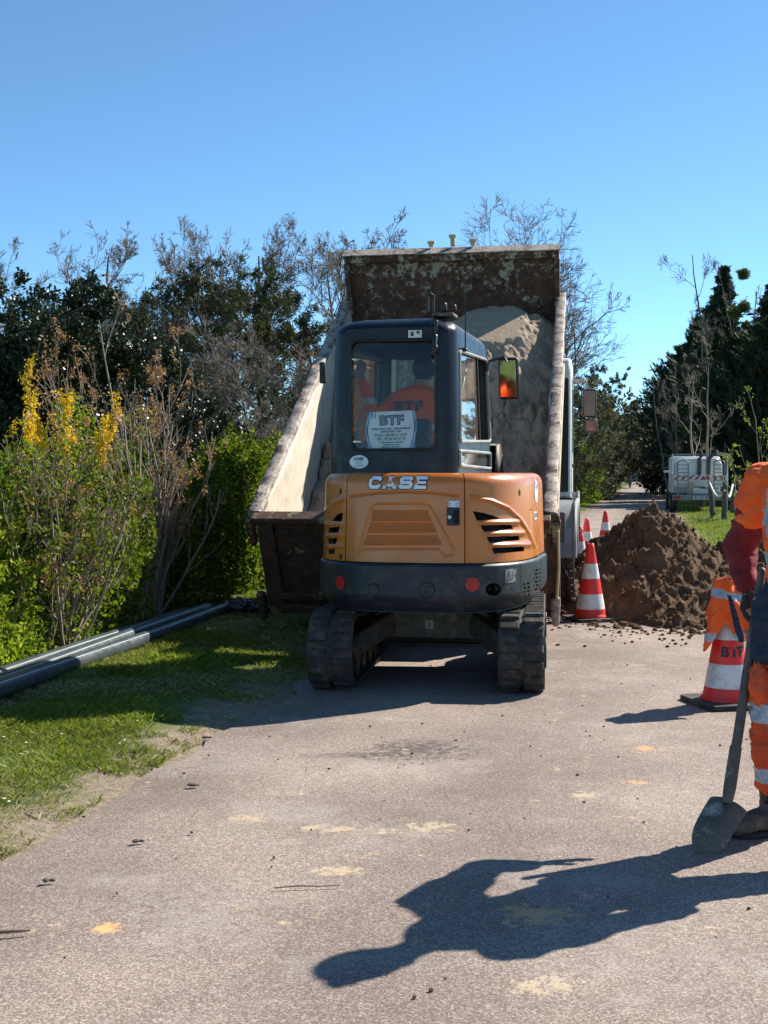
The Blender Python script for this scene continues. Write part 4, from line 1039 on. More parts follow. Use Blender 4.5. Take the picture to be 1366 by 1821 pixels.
PF = [(2.08, 1.62), (2.92, 1.62), (2.92, 2.36), (2.08, 2.36)]
NS, NZ = 640, 190
sv = np.linspace(0, 4, NS+1); zv = np.linspace(1.44, 2.498, NZ+1); S, Z = np.meshgrid(sv, zv)
P = cab_at(S, Z); I = np.arange(S.size).reshape(S.shape); Q = np.stack([I[:-1, :-1], I[:-1, 1:], I[1:, 1:], I[1:, :-1]], -1).reshape(-1, 4)
cs = (S[:-1, :-1]+S[1:, 1:])/2; cz = (Z[:-1, :-1]+Z[1:, 1:])/2; hole = np.zeros(cs.shape, bool)
for p in (PR, PS, PS2, PL, PL2, PF): hole |= inpoly(cs, cz, p)
Q = Q[~hole.ravel()]
cab = upper(npmesh('cab', P.reshape(-1, 3), Q, M['cabpaint'], exc, True))
so = cab.modifiers.new('thick', 'SOLIDIFY'); so.thickness = .035; so.offset = -1
for poly, nm, mt in ((PR, 'window_gasket', 'black'), (PS, 'door_frame', 'grey'), (PS2, 'door_frame', 'grey'), (PL, 'door_frame', 'black'), (PF, 'window_gasket', 'black')):  # right door frames: silver grey, colour lightened to suggest sun on their edges
    mb = MB(); n = len(poly); pts = []
    for i in range(n):
        a, b = poly[i], poly[(i+1) % n]
        for t in np.linspace(0, 1, 8, endpoint=False): pts.append(tuple(cab_at(a[0]+(b[0]-a[0])*t, a[1]+(b[1]-a[1])*t, .001)))
    mb.tube(pts, .010 if mt == 'black' else .013, 8, closed=True); upper(mb.build(nm, M[mt], cab))
def pane(poly, name, mat, off=-.016, parent=cab, grid=26, sub=None):
    a = np.array(poly); s0, z0 = a.min(0); s1, z1 = a.max(0)
    if sub: s1 = s0+(s1-s0)*sub
    S, Z = np.meshgrid(np.linspace(s0, s1, grid), np.linspace(z0, z1, grid)); P = cab_at(S, Z, off)
    I = np.arange(S.size).reshape(S.shape); Q = np.stack([I[:-1, :-1], I[:-1, 1:], I[1:, 1:], I[1:, :-1]], -1).reshape(-1, 4)
    c = (S[:-1, :-1]+S[1:, 1:])/2; d = (Z[:-1, :-1]+Z[1:, 1:])/2
    return upper(npmesh(name, P.reshape(-1, 3), Q, mat, parent, True))
pane(PR, 'rear_window', M['glassr']); pane(PS, 'door_window', M['glass'], sub=.66); pane(PS2, 'lower_door_pane', M['glass']); pane(PL, 'side_window', M['glass']); pane(PL2, 'lower_side_pane', M['glass']); pane(PF, 'windscreen', M['glass'])
# divider of the sliding door glass
a = np.array(PS); s0, z0 = a.min(0); s1, z1 = a.max(0); sm = s0+(s1-s0)*.66; mb = MB()
mb.tube([tuple(cab_at(sm, zz, -.008)) for zz in np.linspace(z0, z1, 8)], .010, 8); upper(mb.build('sliding_glass_frame', M['black'], cab))
mb = MB(); pts = cab_at(np.linspace(0, 4, 161)[:-1], 2.497); mb.prism([(p[0], p[1]) for p in pts], 2.488, 2.4985)
# crowned roof
V = []; Fs = []; c = pts.mean(0)
for k, (f, dz) in enumerate(((1, 0), (.9, .012), (.6, .025), (.3, .032))):
    for p in pts: V.append((c[0]+(p[0]-c[0])*f, c[1]+(p[1]-c[1])*f, 2.4985+dz))
n = len(pts)
for k in range(3):
    for i in range(n): Fs.append((k*n+i, k*n+(i+1) % n, (k+1)*n+(i+1) % n, (k+1)*n+i))
Fs.append(tuple(range(3*n, 4*n))); mb.add(V, Fs); upper(mb.build('roof', M['cabpaint'], cab))
mb = MB()     # header bar and lower curved sill behind the rear glass
for z_, d_ in ((2.405, .01),): 
    ss_ = np.linspace(.12, .88, 20)
    P0 = cab_at(ss_, z_-.028, .004); P1 = cab_at(ss_, z_+.028, .004)
    k = len(ss_); mb.add([tuple(p) for p in P0]+[tuple(p) for p in P1], [(i, i+1, k+i+1, k+i) for i in range(k-1)])
upper(mb.build('header_strip', M['black'], cab))
cabS = CabSurf(); zero = lambda z: 0*np.asarray(z, float)
def cabdecal(name, vs, fs, px, py, mat, off, parent, side=0):
    s, z = cab_inv(px, py, side); wd = (CX1-CX0-.06) if side == 0 else (CY1-CY0)
    P = cab_at(np.array([s+v[0]/wd for v in vs]), np.array([z+v[1] for v in vs]), off)
    me = bpy.data.meshes.new(name); me.from_pydata([tuple(p) for p in P], [], fs); me.materials.append(mat)
    return upper(link(bpy.data.objects.new(name, me), parent))
vs, fs = rectmesh(.09, .05); st = cabdecal('sticker', vs, fs, 738, 594.5, M['white'], .007, cab)
vs, fs = rectmesh(.02, .03); cabdecal('sticker_print', [(v[0]-.02, v[1]) for v in vs], fs, 738, 594.5, M['dgrey'], .009, st)
vs, fs = rectmesh(.02, .018); cabdecal('sticker_print', [(v[0]+.02, v[1]+.01) for v in vs], fs, 738, 594.5, M['dgrey'], .009, st)
vs, fs = discmesh(.062, .046); st = cabdecal('oval_sticker', vs, fs, 639, 821, M['wh'], .004, cab)
vs, fs = text_verts('CASE', .026, .0008); cabdecal('sticker_print', [(v[0], v[1]+.02) for v in vs], fs, 639, 821, M['ink2'], .006, st)
for dy, w_ in ((.002, .05), (-.012, .04), (-.024, .06)):
    vs, fs = rectmesh(w_, .003); cabdecal('sticker_print', [(v[0], v[1]+dy) for v in vs], fs, 639, 821, M['grey'], .006, st)
# roof fittings: work lamp, beacon bracket, aerial, camera on the rear pillar
def cabp(px, py, side=0, off=0.0): s, z = cab_inv(px, py, side); return Vector(tuple(cab_at(s, z, off)))
mb = MB(); q = cabp(771, 600, 0, .02); mb.caps(q, q+Vector((0, -.02, -.055)), .022, .018); mb.caps(q+Vector((0, .0, .03)), q+Vector((.01, 0, .10)), .012, .014); mb.caps(q+Vector((0, -.01, -.07)), q+Vector((-.015, -.02, -.11)), .024, .02); upper(mb.build('rear_lamp', M['black'], cab))
mb = MB(); b = Vector((.07, -.42, 2.52)); mb.box(b+Vector((.05, .05, .012)), (.15, .18, .024)); upper(mb.build('roof_plate', M['leather'], cab, .006))
mb = MB(); pts = [b+Vector((-.05, -.05, .03)), b+Vector((-.05, -.05, .14)), b+Vector((-.03, -.05, .155)), b+Vector((-.01, -.05, .14)), b+Vector((-.01, -.05, .03))]; mb.tube(pts, .009, 8)
mb.caps(b+Vector((.06, -.03, .05)), b+Vector((.06, -.03, .075)), .022, .02); mb.caps(b+Vector((.12, .02, .05)), b+Vector((.12, .02, .07)), .018, .016); upper(mb.build('roof_bracket', M['black'], cab))
mb = MB(); q = cabp(820, 622, 1, .0); q2 = q+Vector((.03, 0, 0)); mb.caps(q, q2, .014, .014); mb.tube([q2, q2+Vector((0, 0, .05)), q2+Vector((0, .0, .52))], [.006, .005, .002], 6); upper(mb.build('aerial', M['black'], cab))
# right mirror on its arm
q = cabp(874, 648, 1, 0.0); mb = MB(); m0 = q+Vector((.02, .02, .03)); m1 = m0+Vector((.11, .05, .035)); mb.tube([q, m0, m1, m1+Vector((.02, 0, -.04))], .011, 8); mb.caps(q-Vector((0, 0, .04)), q+Vector((0, 0, .05)), .018, .016); arm_ = upper(mb.build('mirror_arm', M['black'], cab))
W = AT(905, 673, 9.8); loc = UM.inverted() @ (W-PV)
mb = MB(); mb.box((0, 0, 0), (.165, .05, .33)); mir = mb.build('wing_mirror', M['black'], exc, .028, 3); mir.location = Matrix.Rotation(UY-TY, 3, 'Z') @ loc; mir.rotation_euler = (R(7), 0, R(-14))
mb = MB(); mb.box((0, -.0265, 0), (.128, .003, .285)); mb.build('mirror_glass', M['mirror'], mir, .001)
W = AT(574, 663, 9.35); loc = UM.inverted() @ (W-PV); mb = MB(); mb.box((0, 0, 0), (.045, .05, .16)); o = mb.build('side_mirror', M['black'], exc, .01); o.location = Matrix.Rotation(UY-TY, 3, 'Z') @ loc
# seat, console and levers
mb = MB(); mb.box((-.2, .02, 1.50), (.46, .46, .12)); upper(mb.build('seat', M['dgrey'], exc, .03, 3))
mb = MB(); mb.box((-.2, -.22, 1.68), (.38, .09, .30), Matrix.Rotation(R(-10), 3, 'X')); upper(mb.build('seat_back', M['dgrey'], exc, .03, 3))
mb = MB(); mb.box((-.2, .22, 1.42), (.82, 1.2, .04)); mb.box((-.52, .1, 1.58), (.14, .4, .10)); mb.box((.12, .1, 1.58), (.14, .4, .10)); upper(mb.build('console', M['black'], exc, .01))
for x_ in (-.5, .1):
    mb = MB(); mb.tube([(x_, .28, 1.6), (x_, .32, 1.75), (x_, .30, 1.83)], [.012, .012, .02], 8); upper(mb.build('control_lever', M['black'], exc))
# swing post, boom, dipper, bucket in front of the cab
def beam(name, pts, w, h, mat, parent, xo):
    mb = MB(); n = len(pts)
    for i in range(n-1):
        a = Vector((xo, *pts[i])); b = Vector((xo, *pts[i+1])); mb.bar(a, b, w, (h[i]+h[i+1])/2)
    for i in range(n): mb.cyl((xo-w/2-.004, *pts[i]), (xo+w/2+.004, *pts[i]), h[i]*.52, 18)
    return upper(mb.build(name, mat, parent, .008))
xo = -.16
mb = MB(); mb.box((-.1, .92, .88), (.34, .5, .34)); mb.cyl((xo, 1.16, .72), (xo, 1.16, 1.12), .11, 20); upper(mb.build('swing_post', M['slate'], exc, .02))
boom = beam('boom', [(1.18, 1.02), (1.32, 1.75), (1.72, 2.22), (2.25, 2.30)], .17, [.2, .26, .26, .16], M['orange'], exc, xo)
dip = beam('dipper', [(2.12, 2.42), (2.3, 2.28), (2.42, 1.66)], .14, [.16, .22, .13], M['orange'], exc, xo)
mb = MB(); mb.cyl((xo, 1.28, 1.1), (xo, 1.50, 1.6), .045, 16); mb.cyl((xo, 1.50, 1.6), (xo, 1.62, 1.95), .025, 12); upper(mb.build('hydraulic_cylinder', M['steel'], boom))
mb = MB(); prof = [(2.30, 1.70), (2.52, 1.72), (2.70, 1.60), (2.72, 1.45), (2.58, 1.33), (2.36, 1.32), (2.24, 1.42)]
th_ = .012; n = len(prof)
for i in range(n-1):
    a, b = prof[i], prof[i+1]; mb.bar((xo, *a), (xo, *b), .5, .018, (1, 0, 0)) if False else mb.add([(xo-.24, *a), (xo+.24, *a), (xo+.24, *b), (xo-.24, *b)], [(0, 1, 2, 3)])
for sx in (-.24, .24): mb.add([(xo+sx, *p) for p in prof], [tuple(range(n))])
bk = upper(mb.build('bucket', M['iron'], exc)); so = bk.modifiers.new('t', 'SOLIDIFY'); so.thickness = .014
for k in range(4):
    mb = MB(); x_ = xo-.2+.133*k; mb.bar((x_, 2.26, 1.40), (x_, 2.16, 1.46), .05, .03); upper(mb.build('bucket_tooth', M['iron'], bk, .006))
# ---- undercarriage (frame of exc itself)
mb = MB()
mb.prism([(-.36, .30), (.36, .30), (.44, .44), (.36, .50), (-.36, .50), (-.44, .44)], -.42, .42, 'y')
mb.cyl((0, 0, .48), (0, 0, .60), .33, 32)
uc = mb.build('undercarriage_frame', M['iron'], exc, .012)
for sx in (-1, 1):
    for sy in (-1, 1):
        m2 = MB(); a = Vector((sx*.33, sy*.34, .42)); b = Vector((sx*.60, sy*.62, .25)); m2.bar(a, b, .22, .15); m2.build('leg', M['iron'], uc, .012)
vs, fs = rectmesh(.055, .055); mb = MB(); mb.add([(v[0]-.02, -.4235, v[1]+.40) for v in vs], fs); lb = mb.build('number_plate', M['grey'], uc); 
vs, fs = text_verts('2', .045, .002); mb = MB(); mb.add([(v[0]-.02, -.4255, v[1]+.40) for v in vs], fs); mb.build('number_print', M['ink2'], lb)
for sx in (-.45, .45):
    mb = MB(); mb.bar((sx, .55, .30), (sx, 1.25, .22), .08, .10); mb.build('blade_arm', M['iron'], exc, .008)
mb = MB(); pr = [(1.24, .05), (1.30, .03), (1.27, .16), (1.27, .30), (1.32, .40), (1.26, .40), (1.22, .28)]; mb.prism(pr, -.77, .77, 'x'); mb.build('dozer_blade', M['iron'], exc, .006)
HLn, RT = .76, .245     # half distance between wheels, belt radius
def belt_path(n=150):
    pts = []; L1 = 2*HLn; L2 = math.pi*RT; T = 2*L1+2*L2
    for i in range(n):
        s = T*i/n
        if s < L1: p = (HLn-s, RT*2+.0+.012*math.sin(math.pi*s/L1)*-1.6); nrm = (0, 1)
        elif s < L1+L2: a = (s-L1)/RT; p = (-HLn-math.sin(a)*RT, RT+math.cos(a)*RT); nrm = (-math.sin(a), math.cos(a))
        elif s < 2*L1+L2: p = (-HLn+(s-L1-L2), 0); nrm = (0, -1)
        else: a = (s-2*L1-L2)/RT; p = (HLn+math.sin(a)*RT, RT-math.cos(a)*RT); nrm = (math.sin(a), -math.cos(a))
        pts.append((p, nrm))
    return pts
for sx in (-1, 1):
    xc = sx*.625; wb = .30; mb = MB(); path = belt_path(160); n = len(path); zoff = .022
    prof = [(-wb/2, -.005), (-wb/2, -.028), (wb/2, -.028), (wb/2, -.005), (wb/2-.02, 0), (.02, .0), (0, -.006), (-.02, 0), (-wb/2+.02, 0)]
    vs = []
    for (p, nr) in path:
        for (a, h) in prof: vs.append((xc+a, p[0]+nr[0]*h, p[1]+nr[1]*h+zoff))
    k = len(prof); fs = [(i*k+j, i*k+(j+1) % k, ((i+1) % n)*k+(j+1) % k, ((i+1) % n)*k+j) for i in range(n) for j in range(k)]
    mb.add(vs, fs)
    nl = 44
    big = belt_path(nl*4)
    for i in range(nl):                 # chevron lugs, inner and outer halves staggered
        for half in (0, 1):
            q0 = big[(i*4+half*2) % (nl*4)]; q1 = big[(i*4+half*2+1) % (nl*4)]; q2 = big[(i*4+half*2+2) % (nl*4)]
            x0, x1 = (-wb/2+.006, -.012) if half == 0 else (.012, wb/2-.006)
            A = []
            for (pp, nn, e) in ((q0[0], q0[1], 0), (q2[0], q2[1], 1)):
                for (x_, h) in ((x0, -.01), (x1, -.01), (x1-.008, .021), (x0+.008, .021)):
                    ww = .75 if h > 0 else 1.0
                    cxp = (q0[0][0]+q2[0][0])/2; czp = (q0[0][1]+q2[0][1])/2
                    A.append((xc+x_, cxp+(pp[0]-cxp)*ww+nn[0]*h, czp+(pp[1]-czp)*ww+nn[1]*h+zoff))
            mb.add(A, [(0, 1, 2, 3), (4, 7, 6, 5), (0, 4, 5, 1), (1, 5, 6, 2), (2, 6, 7, 3), (3, 7, 4, 0)])
    tr = mb.build('rubber_track', M['rubber'], exc, 0, ang=30)
    inn = xc-sx*.0
    for yy_, rr_, nm in ((-HLn, .20, 'drive_sprocket'), (HLn, .20, 'idler_wheel')):
        m2 = MB(); m2.cyl((xc-.07, yy_, RT+zoff), (xc+.07, yy_, RT+zoff), rr_, 28); m2.cyl((xc-.16, yy_, RT+zoff), (xc+.16, yy_, RT+zoff), .10, 24)
        for a in range(10 if nm == 'drive_sprocket' else 0):
            t = a*math.pi/5; m2.cyl((xc-sx*.072, yy_+.14*math.cos(t), RT+zoff+.14*math.sin(t)), (xc+.075, yy_+.14*math.cos(t), RT+zoff+.14*math.sin(t)), .013, 8)
        m2.build(nm, M['iron'], tr, .004)
    for k in range(4):
        m2 = MB(); y_ = -.45+.3*k; m2.cyl((xc-.11, y_, .085+zoff), (xc+.11, y_, .085+zoff), .07, 18); m2.build('track_roller', M['iron'], tr)
    m2 = MB(); m2.box((xc, 0, .27), (.16, 1.25, .15)); m2.build('track_frame', M['iron'], tr, .01)
# ---- company sign taped inside the rear window
q = cab_inv(693, 765, 0); base = cab_at(q[0], q[1], -.03); Wc = up2w(base)
sg = empty('company_sign', tuple(Wc), UY); tag(sg, 'white BTF company sign with blue curved borders in the rear window of the excavator', 'sign')
sw, sh = .335, .262; mb = MB(); mb.box((0, 0, 0), (sw, .004, sh)); pb = mb.build('sign_board', M['wh'], sg, .0)
sg.rotation_euler = (R(-2), R(-1.5), UY)
def sgn(name, A, Fs, mat, off=-.0035):
    me = bpy.data.meshes.new(name); me.from_pydata([(a[0], off, a[1]) for a in A], [], Fs); me.materials.append(mat); return link(bpy.data.objects.new(name, me), sg)
for sx in (-1, 1):      # curved borders
    for (a0, a1, b, mt) in ((.5, .5, .0, 'blue'), (.455, .0, .012, 'ltblue'), (.425, .0, .004, 'blue')):
        A = []; Fs = []; n = 20
        for i in range(n+1):
            t = i/n*2-1; yy_ = t*sh*.499
            bow = .036*(1-t*t) if sx < 0 else .036*(1-(t*.8-.2)**2)
            inner = (sw*.395+bow) if True else 0
            if mt == 'blue' and b == 0: o0, o1 = sw*.5, min(inner+.012, sw*.497)
            elif mt == 'ltblue': o0, o1 = inner+.011, inner+.004
            else: o0, o1 = inner-.001, inner-.008
            A += [(sx*o0, yy_), (sx*o1, yy_)]
        Fs = [(2*i, 2*i+1, 2*i+3, 2*i+2) for i in range(n)]
        sgn('curved_border', A, Fs, M[mt], -.0032-.0004*(b > 0))
def line(s, size, x, y, mat='ink', bold=0.0, sx=1.0):
    vs, fs = text_verts(s, size, bold); sgn('lettering', [(v[0]*sx+x, v[1]+y) for v in vs], fs, M[mat], -.0042)
line('BTF', .088, .005, .067, 'ink', .005, 1.2)
vs, fs = text_verts('BTF', .088, -.0030); sgn('lettering_inline', [(v[0]*1.2+.005, v[1]+.067) for v in vs], fs, M['wh'], -.0047)
line('INFRASTRUCTURE - TERRASSEMENT', .0165, .0, .012, 'ink', .0006); line('DEMOLITION - VRD', .0165, .0, -.007, 'ink', .0006)
line('PORT : 06 98 17 14 97', .024, 0, -.031, 'ink', .0006); line('TEL : 01 60 66 01 36', .024, 0, -.056, 'ink', .0006)
rq = random.Random(4)
for yy_, wdt in ((-.080, .15), (-.097, .11), (-.112, .13)):      # three lines of print too small to read
    A = []; Fs = []; x_ = -wdt/2
    while x_ < wdt/2:
        w_ = rq.uniform(.004, .012); b = len(A); hh_ = rq.uniform(.003, .0042); A += [(x_, yy_-hh_), (x_+w_, yy_-hh_), (x_+w_, yy_+hh_), (x_, yy_+hh_)]; Fs.append((b, b+1, b+2, b+3)); x_ += w_+rq.uniform(.001, .004)
    sgn('small_print', A, Fs, M['ink'], -.0042)
A = []; Fs = []
for i, x_ in enumerate((-.128, -.108)): A += [(x_-.003, .085), (x_+.003, .085), (x_+.003, .130), (x_-.003, .130)]; Fs.append((4*i, 4*i+1, 4*i+2, 4*i+3))
sgn('bar_mark', A, Fs, M['ink'], -.0042)
# ================================================================== TIPPER TRUCK
TYAW = R(-9.3); cy_, sy_ = math.cos(TYAW), math.sin(TYAW)
T0 = Vector((-1.10, 10.6, 1.13)); rv = Vector((cy_, sy_, 0)); fv = Vector((-sy_, cy_, 0)); BW = 2.49; BL = 4.85; BH = .95; TH = R(29.6)
TR = Vector((T0.x, T0.y, 0))+rv*BW/2
truck = empty('tipper_truck', TR, TYAW); tag(truck, 'tipper truck backed towards the excavator, rusty cream bed raised and loaded with sand', 'truck')
uvv = fv*math.cos(TH)+Vector((0, 0, math.sin(TH))); nvv = rv.cross(uvv)
BM = Matrix(((rv.x, uvv.x, nvv.x, T0.x), (rv.y, uvv.y, nvv.y, T0.y), (rv.z, uvv.z, nvv.z, T0.z), (0, 0, 0, 1)))
def TM(): return Matrix.Translation(TR) @ Matrix.Rotation(TYAW, 4, 'Z')
# bed frame: x = across (0..BW), y = along the floor (0 tail .. BL), z = normal (0 rail top, -BH floor)
mb = MB(); mb.box((BW/2, BL/2, -BH-.03), (BW-.06, BL, .06))
for k in range(9): mb.box((BW/2, .3+k*.5, -BH-.12), (BW-.1, .08, .12))
for x_ in (.85, BW-.85): mb.box((x_, BL/2, -BH-.27), (.12, BL-.1, .18))
bed = mb.build('tipper_bed', M['rustgate'], truck, .004); bed.matrix_local = TM().inverted() @ BM
g2 = np.random.default_rng(9)
for side, x_ in ((-1, 0.0), (1, BW)):
    # wall sheet with dents
    nu, nv = 120, 30; A, B = np.meshgrid(np.linspace(.0, BL, nu), np.linspace(-BH, -.05, nv)); dn = .018*fbm(A*1.6, B*2.2, o=3, seed=61+side)
    xi = x_-side*.045+dn; xo_ = x_+side*.0+0*dn
    Vv = np.concatenate([np.stack([xi, A, B], -1).reshape(-1, 3), np.stack([xo_, A, B], -1).reshape(-1, 3)]); I = np.arange(nu*nv).reshape(nv, nu)
    q = np.stack([I[:-1, :-1], I[:-1, 1:], I[1:, 1:], I[1:, :-1]], -1).reshape(-1, 4); q2 = q[:, ::-1]+nu*nv
    e = []
    for a in (I[0], I[-1], I[:, 0], I[:, -1]): e.append(np.stack([a[:-1], a[1:], a[1:]+nu*nv, a[:-1]+nu*nv], -1))
    wall = npmesh('side_wall', Vv, np.concatenate([q, q2]+e), M['creamwall'], bed, False)
    # rail on top, knocked about
    na = 160; aa = np.linspace(-.02, BL-.02, na); prof = [(-.055, -.05), (-.055, -.004), (-.042, .008), (.042, .008), (.055, -.004), (.055, -.07), (.0, -.085)]
    Vv = []
    for i, y_ in enumerate(aa):
        for (px_, pz_) in prof:
            d1 = .010*float(vnoise(np.array(y_*5.0), np.array(px_*9+side*4), seed=71)); d2 = .012*float(vnoise(np.array(y_*9.0), np.array(px_*20+side*7), seed=72))
            Vv.append((x_+side*.012+px_+d1, y_, pz_+d2))
    k = len(prof); fs = [(i*k+j, i*k+(j+1) % k, (i+1)*k+(j+1) % k, (i+1)*k+j) for i in range(na-1) for j in range(k)]+[tuple(range(k)), tuple(range((na-1)*k, na*k))[::-1]]
    mb = MB(); mb.add(Vv, fs); mb.build('top_rail', M['rail'], wall, 0, ang=50)
    for y_ in (.12, 1.2, 2.3, 3.4, 4.4):
        mb = MB(); mb.prism([(0, -.07), (side*.035, -.09), (side*.035, -BH-.05), (0, -BH-.05)], y_-.05, y_+.05, 'y')
        m3 = MB(); m3.add([(v[0]+x_, v[1], v[2]) for v in mb.v], mb.f); m3.build('wall_rib', M['tan'], wall, .006)
    mb = MB(); mb.box((x_+side*.022, BL/2, -BH+.02), (.045, BL, .09)); mb.build('bottom_rail', M['tan'], wall, .006)
# headboard: taller than the sides, folded top edge
nu, nv = 110, 70; A, B = np.meshgrid(np.linspace(.02, BW-.02, nu), np.linspace(-BH, .53, nv)); dn = .03*fbm(A*1.3, B*1.7, o=3, seed=77)
Vv = np.concatenate([np.stack([A, BL-.05+dn, B], -1).reshape(-1, 3), np.stack([A, BL+0*A, B], -1).reshape(-1, 3)]); I = np.arange(nu*nv).reshape(nv, nu)
q = np.stack([I[:-1, :-1], I[:-1, 1:], I[1:, 1:], I[1:, :-1]], -1).reshape(-1, 4); e = [np.stack([a[:-1], a[1:], a[1:]+nu*nv, a[:-1]+nu*nv], -1) for a in (I[0], I[-1], I[:, 0], I[:, -1])]
hb = npmesh('headboard', Vv, np.concatenate([q, q[:, ::-1]+nu*nv]+e), M['rust'], bed, False)
mb = MB(); mb.box((BW/2, BL-.045, .515), (BW-.02, .15, .10)); mb.build('headboard_cap', M['rust'], hb, .012)
mb = MB(); mb.box((BW/2, BL-.06, .572), (BW+.0, .19, .012)); mb.build('cap_edge', M['rail'], hb, .002)
for x_ in (.035, BW-.035):
    mb = MB(); mb.box((x_, BL-.06, -.19), (.06, .16, 1.32)); mb.build('headboard_post', M['rust'], hb, .01)
for x_, h_ in ((1.02, .06), (1.27, .13), (1.5, .07)):
    mb = MB(); mb.box((x_, BL+.03, .59+h_/2), (.05, .05, h_)); mb.cyl((x_-.04, BL+.03, .58+h_), (x_+.04, BL+.03, .58+h_), .022, 10); mb.build('hinge_lug', M['tan'], hb, .005)
# tailgate
nu, nv = 90, 34; A, B = np.meshgrid(np.linspace(.02, BW-.02, nu), np.linspace(-BH-.02, -.01, nv)); dn = .012*fbm(A*2, B*3, o=3, seed=79)
Vv = np.concatenate([np.stack([A, -.06+dn, B], -1).reshape(-1, 3), np.stack([A, -.02+0*A, B], -1).reshape(-1, 3)]); I = np.arange(nu*nv).reshape(nv, nu)
q = np.stack([I[:-1, :-1], I[:-1, 1:], I[1:, 1:], I[1:, :-1]], -1).reshape(-1, 4); e = [np.stack([a[:-1], a[1:], a[1:]+nu*nv, a[:-1]+nu*nv], -1) for a in (I[0], I[-1], I[:, 0], I[:, -1])]
tg = npmesh('tailgate', Vv, np.concatenate([q, q[:, ::-1]+nu*nv]+e), M['rustgate'], bed, False)
for nm, c_, d_ in (('top_lip', (BW/2, -.075, -.025), (BW+.04, .13, .05)), ('gate_bar', (BW/2, -.09, -BH+.13), (BW-.3, .07, .06)), ('gate_bar', (BW/2, -.09, -BH+.0), (BW-.2, .09, .08)), ('gate_post', (.09, -.085, -BH/2), (.14, .06, BH-.1)), ('gate_post', (BW-.09, -.085, -BH/2), (.14, .06, BH-.1)), ('gate_post', (.62, -.085, -BH/2), (.10, .05, BH-.12)), ('gate_post', (BW-.62, -.085, -BH/2), (.10, .05, BH-.12))):
    mb = MB(); mb.box(c_, d_); mb.build(nm, M['rustgate'], tg, .008)
for x_ in (-.05, BW+.05):
    s_ = -1 if x_ < 0 else 1
    mb = MB(); mb.cyl((x_-.05, -.03, -.10), (x_+.05, -.03, -.10), .035, 14); mb.box((x_, -.02, -.20), (.045, .09, .26)); mb.build('gate_hinge', M['rustgate'], tg, .005)
    mb = MB(); mb.caps((x_, -.06, -BH+.10), (x_+s_*.0, -.07, -BH-.13), .045, .035, 10, 3); mb.build('gate_hook', M['rail'] if s_ > 0 else M['rustgate'], tg, 0)
# right rear corner post, dark, with a pale cable
mb = MB(); mb.box((BW+.02, .02, -BH/2-.02), (.14, .12, BH)); mb.build('corner_post', M['rustgate'], bed, .01)
mb = MB(); mb.tube([(BW+.075, -.055, -.15), (BW+.08, -.07, -.5), (BW+.06, -.075, -.85)], .014, 8); mb.build('pull_rod', M['tan'], bed)
# load
nu, nv = 190, 320
A, B = np.meshgrid(np.linspace(.055, BW-.055, nu), np.linspace(.03, BL-.06, nv))
hgt = .10+.74*np.exp(-((A-1.5)**2/.85+(B-3.9)**2/1.3))+.36*ss(A, .9, 2.1)*ss(B, -.3, 2.6)
brk = 2.95+.16*fbm(A*1.9, B*0, o=3, seed=83)+.18*(A-1.8)
hgt = hgt-.22*ss(-B, -brk, -brk+.16)*ss(A, .8, 1.4)
hgt += .09*fbm(A*1.5, B*1.5, o=4, seed=81)+.06*np.abs(fbm(A*4, B*4, o=4, seed=82))+.022*fbm(A*18, B*18, o=4, seed=84)
band = np.exp(-((B-brk+.25)/.22)**2); hgt += band*.14*np.abs(fbm(A*9, B*9, o=3, seed=85))
hgt = np.clip(hgt, .02, .97)*ss(B, -.05, .1)
I = np.arange(nu*nv).reshape(nv, nu); q = np.stack([I[:-1, :-1], I[:-1, 1:], I[1:, 1:], I[1:, :-1]], -1).reshape(-1, 4)
top = np.stack([A, B, -BH+hgt], -1).reshape(-1, 3); bot = np.stack([A, B, 0*A-BH+.002], -1).reshape(-1, 3)
e = [np.stack([a[:-1], a[1:], a[1:]+nu*nv, a[:-1]+nu*nv], -1) for a in (I[0], I[-1], I[:, 0], I[:, -1])]
Vw = np.concatenate([top, bot]) @ np.array([list(rv), list(uvv), list(nvv)])
ld = npmesh('sand_load', Vw, np.concatenate([q, q[:, ::-1]+nu*nv]+e), M['sand'], None, True); ld.location = T0; tag(ld, 'heap of pale sand slumped in the raised truck bed', 'sand heap')
